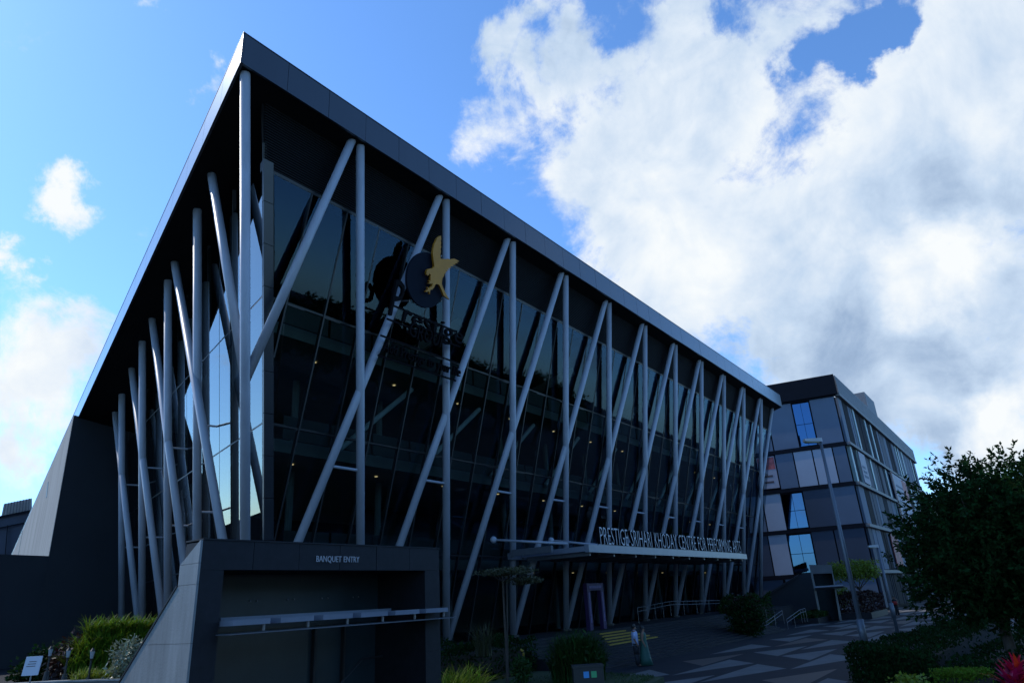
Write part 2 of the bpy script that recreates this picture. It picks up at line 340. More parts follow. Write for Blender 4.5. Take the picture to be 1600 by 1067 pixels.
single('garden_bed', slabq([(15.5, -8, -.1), (60, -8, -.1), (47.5, 3.2, -.1), (25.0, 5.7, -.1), (17, 4.2, -.1)], (0, 0, .16)), 'soil', None, None, kind='structure')

# ================================================================== MAIN BUILDING
B = Thing('performing_arts_building', (40, 35, POD), 'dark glass performing arts hall with slanting pale steel columns and wide grey roof edge', 'building')
K, S0, YS = .22, 20.4, 17.8
def sz(y): return S0 - K * (y - YS)                   # underside of the sloping roof
sofn, sofp = V((0, K, 1)), V((0, YS, S0))
def sof(px, py): return onpl(px, py, sofp, sofn)
LEAN = V((-.2770, -.2715, 1.0))                      # columns lean outward from foot to top
# roof --------------------------------------------------------------
RA = sof(376, 97); RB = V((73.2, 17.35, 0)); RB.z = sz(RB.y)
LD = (sof(84, 735) - RA); LD = V((LD.x, LD.y, 0)).normalized()     # direction of the left roof edge
def rz(p): return V((p.x, p.y, sz(p.y)))
RD = rz(V((RA.x, RA.y, 0)) + LD * 66); RC = rz(V((82, 80, 0)))
roof = B.part('roof', slabq([RA + V((.06, .06, .02)), RB + V((-.06, .06, .02)), RC, RD + V((.06, -.06, .02))], (0, 0, 1.2)), 'soffit')
FH = 1.28
nseg = 34
for i in range(nseg):                                # fascia boards, right edge
    a, b = RA.lerp(RB, i / nseg), RA.lerp(RB, (i + 1) / nseg); g = V((.008, 0, 0))
    o = random.uniform(0, .006)
    B.part('fascia_panel', hexa([a + g + V((0, -o, 0)), b - g + V((0, -o, 0)), b - g + V((0, .10, 0)), a + g + V((0, .10, 0))], [q + V((0, 0, FH)) for q in (a + g + V((0, -o, 0)), b - g + V((0, -o, 0)), b - g + V((0, .10, 0)), a + g + V((0, .10, 0)))]), 'fascia', roof)
nl = 32; nin = V((LD.y, -LD.x, 0)) * .10
for i in range(nl):                                  # fascia boards, left edge
    a, b = RA.lerp(RD, i / nl), RA.lerp(RD, (i + 1) / nl); g = LD * .008; a = a + V((-.004, 0, 0)); b = b + V((-.004, 0, 0))
    bq = [a + g, b - g, b - g + nin, a + g + nin]
    B.part('fascia_panel', hexa(bq, [q + V((0, 0, FH)) for q in bq]), 'fascia', roof)
B.part('roof_cap', slabq([RA + V((-.02, -.02, FH + .003)), RB + V((.02, -.02, FH + .003)), RC + V((0, 0, FH + .003)), RD + V((-.02, 0, FH + .003))], (0, 0, .03)), 'fascia', roof)
B.part('fascia_end', slabq([RB + V((0, .11, 0)), RB + V((8.8, 62, 0)) * 1 + V((0, 0, RC.z - RB.z)), RB + V((8.8, 62, FH + RC.z - RB.z)), RB + V((0, .11, FH))], (.08, 0, 0)), 'fascia', roof)
# columns: leaning posts and the diagonals that rise from their feet -------------
CR = .172
def drop(top, z): return top - LEAN * ((top.z - z))
tops = [V((10.20 + 5.25 * k, 17.75 + .02 * k, 0)) for k in range(12)]
for t in tops: t.z = sz(t.y) + .1
feet = [drop(t, POD) for t in tops]
mid = lambda a, b, z: a.lerp(b, (z - a.z) / (b.z - a.z))
for k, t in enumerate(tops):
    col = B.part('column', tube(feet[k] - V((0, 0, .1)), t, CR, n=20), 'column', smooth=False)
    for p in col.data.polygons:
        if len(p.vertices) == 4: p.use_smooth = True
    for zz in (7.4, 13.9):
        c_ = mid(feet[k], t, zz); u2 = LEAN.normalized() * .03; B.part('weld_ring', tube(c_ - u2, c_ + u2, CR * 1.025, n=20), 'column', col, smooth=True)
    B.part('base_collar', tube(feet[k], feet[k] + V((0, 0, .12)), .34, n=18), 'frame', col)
    if k + 2 < 12:
        dg = B.part('diagonal_column', tube(feet[k], tops[k + 2] + V((-.42, 0, .05)), CR * .97, n=20), 'column')
        for p in dg.data.polygons:
            if len(p.vertices) == 4: p.use_smooth = True
mc = mid(feet[0], tops[0], 10.6)
dg = B.part('diagonal_column', tube(mc, tops[1] + V((-.42, 0, .05)), CR * .97, n=20), 'column', smooth=True)
# the last raking post, at the far end
B.part('diagonal_column', tube(feet[10] + V((.3, 0, 0)), V((72.4, 18.2, sz(18.2) + .05)), CR * .97, n=16), 'column', smooth=True)
# left side
lt = [tops[0]] + [sof(*p) for p in [(308, 330), (262, 440), (222, 535), (190, 617)]]
ld = [sof(*p) for p in [(330, 275), (272, 412), (237, 500), (205, 577), (179, 645)]]
lf = [drop(t, POD) for t in lt]
for k in range(1, 5):
    B.part('column', tube(lf[k] - V((0, 0, .1)), lt[k] + V((0, 0, .1)), CR, n=20), 'column', smooth=True)
for k in range(5):
    p0 = mc if k == 0 else lf[k - 1]
    B.part('diagonal_column', tube(p0, ld[k] + V((0, 0, .1)), CR * .97, n=20), 'column', smooth=True)
# glass front, parallel to the plane of the columns ------------------------------
GO = .45
def gp(x, z, off=0.0): return V((x, YS + GO + off + (S0 - z) * .2715, z))        # point on the right glass plane
def colx(x, z): return x + .277 * (S0 - z)
GXC = 11.3                                            # glass corner at soffit height
zt = 18.1; zr = [POD, 5.2, 9.5, 13.8, zt]
gn = V((0, -1, -.2715)).normalized()
XE = 73.0; pw = 1.75
def cx(z): return colx(GXC, z) + .42                   # edge of the corner cladding
glz = B.part('glass_wall', slabq([gp(cx(zt) + 3, zt - .02, .30), gp(XE, zt - .02, .30), gp(XE, zt - .12, .32), gp(cx(zt) + 3, zt - .12, .32)], (0, .05, 0)), 'frame')
for r in range(4):
    z0, z1 = zr[r], zr[r + 1]; i = 0
    xs = [cx(zt) + pw * q for q in range(0, 40)]
    for a, b in zip(xs, xs[1:]):
        if a > XE - .2: break
        b = min(b, XE)
        q = []
        for (x, z) in ((a, z0), (b, z0), (b, z1), (a, z1)): q.append((max(x, cx(z)), z))
        if q[1][0] <= cx(z0) + .01 and q[2][0] <= cx(z1) + .01: continue
        jit = random.uniform(-.004, .004); j2 = random.uniform(-.014, .014)
        pts = [gp(x + (.03 if n_ in (0, 3) else -.03), z + (.03 if n_ < 2 else -.03), jit + (j2 if n_ in (0, 3) else -j2)) for n_, (x, z) in enumerate(q)]
        if pts[0].x > pts[1].x - .02: pts = [pts[1], pts[2], pts[3]]
        B.part('glass_pane', (pts, [tuple(range(len(pts)))]), 'glass', glz)
    B.part('transom', bar(gp(cx(z0), z0, .05), gp(XE, z0, .05), .12, .09, gn), 'frame', glz)
B.part('transom', bar(gp(cx(zt), zt, .05), gp(XE, zt, .05), .12, .12, gn), 'frame', glz)
for q in range(0, 36):
    x = cx(zt) + pw * q
    if x > XE: break
    zlow = POD
    if x < cx(POD): zlow = S0 - (x - .42 - GXC) / .277
    if zt - zlow > .3: B.part('mullion', bar(gp(x, zlow, .06), gp(x, zt, .06), .065, .16, gn), 'frame', glz)
lv = B.part('louvre_band', slabq([gp(colx(GXC, zt) + .1, zt + .07, .12), gp(XE, zt + .07, .12), gp(XE, 20.3, .12), gp(GXC + .05, 20.3, .12)], (0, .1, 0)), 'soffit')
for i in range(24):
    z = zt + .12 + i * .09
    B.part('slat', bar(gp(colx(GXC, z) + .1, z, .06), gp(XE, z, .06), .045, .05, (0, 0, 1)), 'louvre', lv)
for i in range(12):                                    # pieces of cladding stacked up the corner post
    z0 = POD + i * 1.43; z1 = z0 + 1.41; z1 = min(z1, zt + .4)
    def cp(z, dx, dy): return V((colx(GXC, z) + dx, YS + GO + (S0 - z) * .2715 + dy, z))
    b = [cp(z0, 0, 0), cp(z0, .40, -.02), cp(z0, .45, .35), cp(z0, .12, .38)]; t = [cp(z1, 0, 0), cp(z1, .40, -.02), cp(z1, .45, .35), cp(z1, .12, .38)]
    B.part('corner_panel', hexa(b, t), 'clad')
# ties from posts and diagonals back to the glass -------------------------------
for k in range(11):
    for z in (8.25, 12.1):
        if z > 12 and k % 1: continue
        c = mid(feet[k], tops[k], z); B.part('tie_rod', tube(c, gp(c.x + .35, z + .05), .045, n=8), 'column')
    if k < 10:
        z = 8.25; a = mid(feet[k], tops[k + 2], z); c = mid(feet[k + 1], tops[k + 1], z)
        B.part('tie_rod', tube(a, c, .06, n=8), 'column')
# left glass --------------------------------------------------------
LR = (lt[4] - lt[0]); LR = V((math.sin(math.radians(16.4)), math.cos(math.radians(16.4)), 0)); LN = V((-LR.y, LR.x, 0))      # along the side, and outward
G0 = V((GXC, YS + GO, S0))
def lg(s, z, off=0.0): return V((G0.x, G0.y, 0)) + V((.277, .2715, 0)) * (S0 - z) + LR * s - LN * off + V((0, 0, z))
slz = B.part('side_glass_wall', bar(lg(.2, POD + .02, .2), lg(26.5, POD + .02, .2), .1, .1), 'frame')
zl = [POD, 5.2, 9.5, 13.8, 18.1]
for i in range(15):
    s0, s1 = .15 + i * 1.78, .15 + (i + 1) * 1.78
    for r in range(4):
        z0, z1 = zl[r], zl[r + 1]
        def top(s):
            z = z1
            for _ in range(30):
                p = lg(s, z)
                if z > sz(p.y) - .45: z -= .15
            return z
        a, b = top(s0), top(s1)
        if min(a, b) < z0 + .3: continue
        pts = [lg(s0 + .03, z0 + .03), lg(s1 - .03, z0 + .03), lg(s1 - .03, b - .03), lg(s0 + .03, a - .03)]
        B.part('glass_pane', (pts, [(3, 2, 1, 0)]), 'sideglass', slz)
        B.part('transom', bar(lg(s0, z0, .05), lg(s1, z0, .05), .09, .07), 'frame', slz)
    zz = 19
    while lg(s0, zz).z > sz(lg(s0, zz).y) - .3: zz -= .1
    B.part('mullion', bar(lg(s0, POD, .08), lg(s0, zz, .08), .06, .14, LN), 'frame', slz)
for k in range(1, 5):
    for z in (7.2, 10.6):
        c = mid(lf[k], lt[k], z)
        s = (c - lg(0, z)).dot(LR); B.part('tie_rod', tube(c, lg(s, z), .045, n=8), 'column')
# inside ------------------------------------------------------------
def poly_in(z, inset=.7):
    yb = 40.0
    a = lg(0, z, 0); c = V((colx(GXC, z) + .9, gp(0, z).y + inset, z))
    e = lg(19.5, z, .9)
    return [c, V((XE - 1, gp(0, z).y + inset, z)), V((XE - 1, yb, z)), V((e.x, e.y, z))]
for z in (5.2, 9.5, 13.8):
    B.part('floor_slab', slabq([p - V((0, 0, .55)) for p in poly_in(z, 1.6)], (0, 0, .5)), 'slab')
    for i in range(11):
        p = V((18 + i * 4.8, gp(0, z).y + 3.2, z - .57)); B.part('downlight', tube(p, p - V((0, 0, .03)), .07, n=10), 'lampwarm')
    for i in range(22):                               # balustrade panels at the slab edge
        x = colx(GXC, z) + 2 + i * 2.4
        if x > XE - 4: break
        B.part('balustrade_panel', box(x, x + 2.25, gp(0, z).y + 1.62, gp(0, z).y + 1.66, z, z + .95), 'interior')
B.part('interior_wall', box(30, XE - .5, 33, 33.3, POD, 17), 'interior')
B.part('interior_wall', box(XE - .4, XE - .1, 24, 60, POD, 14), 'interior')
for i in range(10):
    x = 19 + i * 5.25
    B.part('interior_brace', tube((x, gp(0, 9.5).y + 1.4, 9.4), (x + 4.2, gp(0, 13.8).y + 2.4, 12.9), .12, n=10), 'inwhite')
    B.part('interior_post', tube((x, 25.8, POD), (x, 25.8, 13.2), .16, n=10), 'slab')
for i in range(4): B.part('ceiling_beam', bar((27 + i * 12, 22.4, 17.6), (27 + i * 12, 32, 15.4), .25, .5), 'slab')
# blank walls at the back of the left side -----------------------------------------
AP = sof(116, 651); AQ = sof(177, 668); wd = V((AQ.x - AP.x, AQ.y - AP.y, 0)).normalized()
wn_ = V((wd.y, -wd.x, 0))
if wn_.dot(CAM - AP) < 0: wn_ = -wn_
def wall_pt(px, py): return onpl(px, py, V((AP.x, AP.y, 0)), wn_)
zlow = wall_pt(84, 868.6).z
far = AP + wd * 9.0
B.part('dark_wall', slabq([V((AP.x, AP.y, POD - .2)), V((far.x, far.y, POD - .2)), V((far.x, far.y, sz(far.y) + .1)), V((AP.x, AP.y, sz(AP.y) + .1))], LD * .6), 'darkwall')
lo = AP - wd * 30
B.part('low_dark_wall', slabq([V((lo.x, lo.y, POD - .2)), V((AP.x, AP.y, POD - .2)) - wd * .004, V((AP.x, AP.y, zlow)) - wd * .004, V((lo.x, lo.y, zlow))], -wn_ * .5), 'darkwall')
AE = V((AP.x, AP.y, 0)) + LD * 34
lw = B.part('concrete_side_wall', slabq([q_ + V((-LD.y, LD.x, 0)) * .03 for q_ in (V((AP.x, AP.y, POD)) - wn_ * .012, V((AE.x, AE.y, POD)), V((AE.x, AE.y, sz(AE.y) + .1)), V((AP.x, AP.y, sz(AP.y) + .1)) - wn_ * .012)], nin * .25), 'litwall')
def lwp(px, py): return onpl(px, py, V((AP.x, AP.y, 0)), V((-LD.y, LD.x, 0)))
a, b = lwp(77, 752), lwp(74.5, 776); e = LD * .5; of = V((-LD.y, LD.x, 0)) * .05
B.part('slit_window', slabq([a + of, b + of, b + of + e, a + of + e], -of * .6), 'frame', lw)
a, b = lwp(36.5, 829), lwp(30, 868); e = LD * .25
B.part('joint_groove', slabq([a + of, b + of - V((0, 0, 1)), b + of + e - V((0, 0, 1)), a + of + e], -of * .6), 'frame', lw)

# ================================================================== LOGO SIGN
LS = Thing('logo_sign', gp(20.4, 11.0, -2.0), 'navy disc with gold eagle above dark lettering, fixed to the slanting columns', 'sign')
sp0 = V((0, YS - .55, S0)); spn = V((0, -1, -.2715)).normalized(); su = V((0, -.2715, 1)).normalized()
def sp(px, py, off=0.0): return onpl(px, py, sp0, spn) + spn * off
dc = sp(664, 438); top_, bot_ = sp(664, 394.5), sp(664, 481); rad = (top_ - bot_).length / 2
ring = [dc + V((1, 0, 0)) * (rad * .98 * math.cos(2 * math.pi * i / 64)) + su * (rad * math.sin(2 * math.pi * i / 64)) for i in range(64)]
disc = LS.part('disc', slabq(ring, spn * .12), 'signdisc')
eag = [(690, 70), (698, 112), (688, 130), (696, 160), (688, 180), (697, 205), (687, 228), (692, 262), (685, 300), (688, 345), (720, 345), (760, 350), (775, 343), (800, 352), (850, 342), (882, 358), (912, 376), (880, 384), (897, 398), (852, 400), (872, 414), (828, 418), (842, 434), (800, 436), (818, 454), (780, 458), (795, 476), (762, 476), (774, 496), (748, 496), (752, 520), (735, 520), (728, 550), (712, 570), (705, 600), (702, 640), (716, 680), (742, 740), (770, 790), (797, 828), (762, 808), (728, 782), (704, 720), (690, 690), (672, 655), (650, 643), (626, 648), (612, 682), (590, 708), (565, 716), (560, 765), (549, 730), (514, 737), (510, 720), (540, 708), (530, 676), (556, 692), (585, 662), (594, 636), (570, 640), (535, 636), (562, 622), (540, 600), (570, 606), (566, 565), (572, 540), (560, 520), (548, 528), (540, 548), (522, 530), (520, 490), (542, 464), (600, 456), (614, 430), (606, 380), (600, 320), (594, 280), (600, 230), (614, 170), (640, 112), (665, 84)]
ep = [sp(590 + a / 7.62, 360 + b / 7.62, .22) for a, b in eag][::-1]
from mathutils.geometry import tessellate_polygon
tri_ = tessellate_polygon([[V((p.x, p.dot(su), 0)) for p in ep]])
ne = len(ep); vs = ep + [p + spn * .10 for p in ep]
fs = [tuple(t) for t in tri_] + [tuple(i + ne for i in t) for t in tri_] + [(i, (i + 1) % ne, ne + (i + 1) % ne, ne + i) for i in range(ne)]
LS.part('eagle', (vs, fs), 'gold', disc)
def sline(px0, py0, px1, text, h, m='signtext'):
    o = sp(px0, py0); w = (sp(px1, py0 + (px1 - px0) * .63) - o).dot(V((1, 0, 0))); letters(LS, text, o, (1, 0, 0), su, h, w, .14, m)
sline(607, 492, 622, 'P', 1.55); sline(628, 502, 717, 'restige', .74); sline(637, 524, 690, 'GROUP', .62)
sline(597, 548, 712, 'Add Prestige to your life', .42)
for (a, b, c) in ((612, 476, 712), (596, 524, 712), (592, 555, 708), (606, 498, 715)):
    o = sp(a, b, -.05); e = sp(c, b + (c - a) * .60, -.05); e = V((e.x, o.y, o.z)); LS.part('rail', bar(o, e, .07, .07, su), 'signtext')
for (a, b) in ((640, 470), (690, 470), (690, 400)):
    o = sp(a, b, 0); LS.part('bracket', tube(o, o - spn * .6, .04, n=8), 'steel')

# ================================================================== ENTRANCE CANOPY
CZ = 5.05
cf = onz(920.6, 862, CZ); cr_ = onz(1162.7, 873.5, CZ); CY = cf.y; CX0, CX1 = cf.x, cr_.x
CB = 21.6
cn = Thing('entrance_canopy', ((CX0 + CX1) / 2, CB, CZ), 'flat glass and steel canopy hung over the main entrance', 'canopy')
cn.part('front_beam', box(CX0, CX1, CY, CY + .22, CZ, CZ + .36), 'canopyglass')
cn.part('side_beam', hexa([(CX0 - .02, CY + .23, CZ + .05), (CX0 + .2, CY + .23, CZ + .05), (CX0 + .2, CB, CZ + .05), (CX0 - .02, CB, CZ + .05)], [(CX0 - .02, CY + .23, CZ + .3), (CX0 + .2, CY + .23, CZ + .3), (CX0 + .2, CB, CZ + .3), (CX0 - .02, CB, CZ + .3)]), 'canopyglass')
cn.part('side_beam', box(CX1 - .2, CX1, CY + .23, CB, CZ + .05, CZ + .3), 'canopydark')
cn.part('outrigger_beam', box(CX0 - .95, CX0 - .75, CY + 1.6, CB, CZ + .10, CZ + .42), 'canopydark')
cn.part('rear_beam', box(CX0 - .95, CX1, CB + .01, CB + .25, CZ - .05, CZ + .3), 'canopydark')
nb = 10
for i in range(nb):
    x = CX0 + .5 + i * (CX1 - CX0 - 1) / (nb - 1)
    cn.part('cross_beam', box(x - .07, x + .07, CY + .24, CB - .01, CZ - .14, CZ + .16), 'canopydark')
    if i < nb - 1:
        x2 = x + (CX1 - CX0 - 1) / (nb - 1)
        for j in range(3):
            ya = CY + .3 + j * 1.3; cn.part('roof_pane', box(x + .03, x2 - .03, ya, ya + 1.26, CZ + .20, CZ + .23), 'canopyglass')
        cn.part('bracket', box(x + .9, x + 1.15, CY + .3, CY + .5, CZ - .05, CZ + .1), 'frame')
for (a, b) in (((771, 843), (935, 848)), ((861, 844), (960, 851))):
    p = ony(a[0], a[1], CB - .1); q = V((p.x + 1.4, CY + .5, CZ + .4)); r = cn.part('hanger_rod', tube(p, q, .06, n=10), 'column', smooth=True)
    cn.part('rod_end', ball(p, .17, .17, .17), 'column', r, smooth=True)
CS = Thing('canopy_lettering', ((CX0 + CX1) / 2, CY, CZ + .38), 'row of tall standing white letters along the canopy edge', 'sign')
tl, tr = ony(937, 853, CY + .1), ony(1157.5, 865.5, CY + .1)
CS.part('base_rail', box(tl.x - .2, tr.x + .3, CY + .04, CY + .12, CZ + .365, CZ + .405), 'canopydark')
words = 'PRESTIGE SRIHARI KHODAY CENTRE FOR PERFORMING ARTS'
letters(CS, words, (tl.x, CY + .10, CZ + .41), (1, 0, 0), (0, 0, 1), .86, tr.x - tl.x, .16, 'letter', 'signtext', thin=-.012)

# ================================================================== BANQUET ENTRY
bp0 = dep(318, 843, 13.0); BY = bp0.y; BX0 = bp0.x; BX1 = ony(686, 857, BY).x; BT = bp0.z
ox0, ox1, oz = ony(350, 890, BY).x, ony(664, 893, BY).x, ony(350, 890, BY).z
BQ = Thing('banquet_entry_portal', ((BX0 + BX1) / 2, BY + 1, 0), 'dark granite portal block lettered for banquets, with a sloping side wall', 'portal')
BD = 2.2
BQ.part('left_jamb', box(BX0, ox0 - .03, BY + .035, BY + .58, -.3, BT - .03), 'granite'); BQ.part('right_jamb', box(ox1 + .03, BX1, BY + .035, BY + BD, -.3, BT - .03), 'granite')
BQ.part('lintel', box(ox0 - .028, ox1 + .028, BY + .036, BY + .58, oz + .03, BT - .032), 'granite')
RX = ox0 + .58
BQ.part('recess_roof', box(RX, BX1, BY + .585, BY + BD, oz + .03, BT - .034), 'granite'); BQ.part('recess_wall', slabq([V((ox0 - .04, BY + .582, -.3)), V((RX, BY + BD, -.3)), V((RX, BY + BD, oz + .026)), V((ox0 - .04, BY + .582, oz + .026))], (-.06, .02, 0)), 'granite'); BQ.part('recess_corner', slabq([V((ox0 - .03, BY + .583, oz + .031)), V((RX - .002, BY + .583, oz + .031)), V((RX - .002, BY + BD, oz + .031))], (0, 0, .1)), 'granite')  # slanted wall and corner piece added to block sun leaking behind the jamb
nx = 6
for i in range(nx):                                   # facing slabs of the lintel and the jambs
    a = BX0 + (BX1 - BX0) * i / nx; b = BX0 + (BX1 - BX0) * (i + 1) / nx
    BQ.part('facing_slab', box(a + .006, b - .006, BY + random.uniform(0, .008), BY + .03, oz + .002, BT), 'granite')
for (a, b) in ((BX0 + .003, ox0), (ox1, BX1 - .003)):
    z = oz
    while z > -.2: BQ.part('facing_slab', box(a, b, BY + random.uniform(0, .003), BY + .03, max(z - .95, -.3), z - .004), 'granite'); z -= .95

BQ.part('coping', box(BX0 - .01, BX1 + .01, BY - .015, BY + .6, BT + .001, BT + .03), 'granite')
w1, w2, w3 = onx(285, 883, BX0), onx(282, 915, BX0), onx(191, 1066, BX0)
# sloping wing on the left flank, in three courses
sl_ = (w3.z - w2.z) / (w3.y - w2.y)
yend = w2.y + (0 - w2.z) / sl_
def wy(z): return w2.y + (z - w2.z) / sl_
prof = [(BT, BY, BY + .02), (w1.z, BY, w1.y), (w2.z, BY, w2.y), (2.55, BY, wy(2.55)), (1.55, BY, wy(1.55)), (.6, BY, wy(.6)), (-.2, BY, wy(-.2))]
for (za, y0, y1), (zb, y2, y3) in zip(prof, prof[1:]):
    q = [V((BX0 - .05, y0 + .002, za - .004)), V((BX0 - .05, y1, za - .004)), V((BX0 - .05, y3, zb + .002)), V((BX0 - .05, y2 + .002, zb + .002))]
    BQ.part('wing_slab', slabq(q, (.046, 0, 0)), 'granitelight')
    BQ.part('wing_core', slabq([p + V((.05, .01, 0)) for p in q], (.45, 0, 0)), 'granite')
BQ.part('wing_edge', bar(V((BX0 + .1, w2.y + .02, w2.z)), V((BX0 + .1, wy(.0) + .02, 0)), .34, .03), 'frame')
gl = BQ.part('back_panel', box(RX, ox1 + .06, BY + 1.75, BY + 1.8, 2.68, oz + .028), 'frost')
for i in range(5):
    for z in (2.85, 3.28):
        for d in (-.09, .09):
            p = V((RX + .3 + i * 1.0 + d, BY + 1.75, z)); BQ.part('stud', tube(p, p - V((0, .03, 0)), .018, n=8), 'steel', gl)
BQ.part('rear_door_wall', box(RX, ox1 + .06, BY + 1.82, BY + 1.9, -.3, 2.74), 'frost')
for x in (RX + .35, ox0 + 3.6, ox0 + 4.5): BQ.part('door_post', box(x, x + .06, BY + 1.70, BY + 1.81, -.3, 2.6), 'frame')
BQ.part('handrail', pipe([V((ox1 - .3, BY + 1.2, 1.85)), V((ox1 - .95, BY + 1.2, 1.85)), V((ox1 - 2.3, BY + 1.0, 1.05))], .025), 'frame')
for i in range(6):                                   # small projecting awning: pale cleats over a thin pane
    f = i / 6; x = ox0 + .0 + f * (BX1 - ox0 + .05)
    BQ.part('awning_cleat', box(x + .02, x + .82, BY - .42, BY + .3, 2.80, 2.90), 'canopyglass')
    BQ.part('awning_clip', tube((x + .72, BY - .36, 2.68), (x + .72, BY - .36, 2.80), .028, n=8), 'steel')
BQ.part('awning_back_rail', box(RX + .01, ox1 - .3, BY + .9, BY + 1.0, 2.84, 2.96), 'canopyglass')
BQ.part('awning_pane', box(ox0 - .05, BX1 + .08, BY - .45, BY + .55, 2.645, 2.665), 'canopydark')
t0, t1 = ony(494, 875, BY), ony(561, 877, BY)
letters(BQ, 'BANQUET ENTRY', (t0.x, BY - .006, t0.z - .03), (1, 0, 0), (0, 0, 1), .125, t1.x - t0.x, .02, 'lettext')

# ================================================================== STAIRS
ST = Thing('entrance_stairs', (41, 18, 0), 'broad flight of dark stone steps rising to the main entrance', 'stairs')
ns = 12; y0, y1 = 15.9, 20.48
for i in range(ns):
    a = y0 + (y1 - y0) * i / ns
    s = ST.part('step', box(26.4, 55.2, a, y1 + .01 * (i == 0), POD * i / ns + .001, POD * (i + 1) / ns), 'step')
    ST.part('nosing', box(26.5, 55.1, a - .004, a + .11, POD * (i + 1) / ns + .001, POD * (i + 1) / ns + .006), 'nose', s)
    if 6 <= i <= 10: ST.part('yellow_nosing', box(34.6 - (10 - i) * .45, 37.6 + (10 - i) * .2, a - .014, a + .17, POD * (i + 1) / ns - .055, POD * (i + 1) / ns + .012), 'yellow', s)
# handrails of the ramp
def rail(label, pts, posts, group='steel ramp handrails'):
    t = Thing('handrail', (pts[0].x, pts[0].y, pts[0].z - .9), label, 'handrail', group)
    for dz in (0, -.22): t.part('rail', pipe([p + V((0, 0, dz)) for p in pts], .018), 'steel')
    n = posts
    for i in range(n):
        f = i / (n - 1) * (len(pts) - 1); j = min(int(f), len(pts) - 2); p = pts[j].lerp(pts[j + 1], f - j); t.part('post', tube(p - V((0, 0, .95)), p, .016, n=8), 'steel')
rail('long steel handrail on the terrace behind the column feet', [V((42.5, 21.3, POD + .95)), V((50, 22.4, POD + 1.15)), V((58, 21.6, POD + .95))], 9)
rail('steel handrail descending the ramp beside the round reddish bush', [dep(1183, 973, 49), dep(1197, 971, 49.4), dep(1222, 953, 51.5), dep(1196, 952, 53)], 7)
rail('steel handrail descending beside the low green planter', [dep(1229, 967, 51), dep(1250, 952, 53), dep(1258, 950, 53.5)], 5)

# ================================================================== MALL
MC = onz(1384, 954, 0); MC.z = 0
ml = c2w(V(((-1600 - PX) / F, ((PY - ((-1600 - PX) * _up.x + F * _up.z) / _up.y) - PY) / F, 1))); ml = V((ml.x, ml.y, 0)).normalized()
MA = Thing('shopping_mall', (MC.x + 20, MC.y + 10, 0), 'grey panelled mall block with slanting bands of windows, posters and black parapet', 'building')
FL = [0, 3.9, 8.74, 13.33, 17.85, 23.69, 26.09]
MLEN, MWID = 66.0, 60.0
mln = V((-ml.y, ml.x, 0));
if mln.dot(CAM - MC) < 0: mln = -mln
core = [MC, MC + V((MLEN, 0, 0)), MC + V((MLEN, 0, 0)) + ml * MWID, MC + ml * MWID]
MA.part('core', slabq([p + V((.3, .3, 0)) * (1 if i == 0 else 0) for i, p in enumerate([core[0] - mln * .25, core[1] + V((0, .25, 0)), core[2], core[3] - mln * .25])], (0, 0, 23.7)), 'mallband')
def mface(px, py): return onpl(px, py, MC, mln)
def sface(px, zm):                                     # distance along left face of a pixel column at height zm
    lo_, hi_ = 0.0, MWID
    for _ in range(40):
        m_ = (lo_ + hi_) / 2; p = MC + ml * m_ + V((0, 0, zm)) - CAM
        d = V((p.dot(c2w(V((1, 0, 0)))), p.dot(c2w(V((0, 0, 1)))), 0)); x = PX + F * d.x / d.y
        if x > px: lo_ = m_
        else: hi_ = m_
    return (lo_ + hi_) / 2
left = {1: [(1232, 1366, 'mallgrey'), (1180, 1228, 'malldark')],
        2: [(1310, 1364, 'malldark'), (1274, 1308, 'malldark'), (1236, 1272, 'win'), (1206, 1234, 'mallpale'), (1166, 1204, 'malldark')],
        3: [(1306, 1346, 'mallgrey'), (1260, 1304, 'malldark'), (1226, 1258, 'win'), (1196, 1224, 'mallpale'), (1168, 1194, 'mallgrey')],
        4: [(1307, 1331, 'mallgrey'), (1289, 1305, 'mallpale'), (1275, 1288, 'mallpale'), (1245, 1273, 'mallpale'), (1216, 1243, 'mallgrey'), (1186, 1214, 'poster')],
        5: [(1272, 1314, 'mallgrey'), (1244, 1270, 'win'), (1204, 1242, 'mallgrey'), (1150, 1202, 'mallgrey')]}
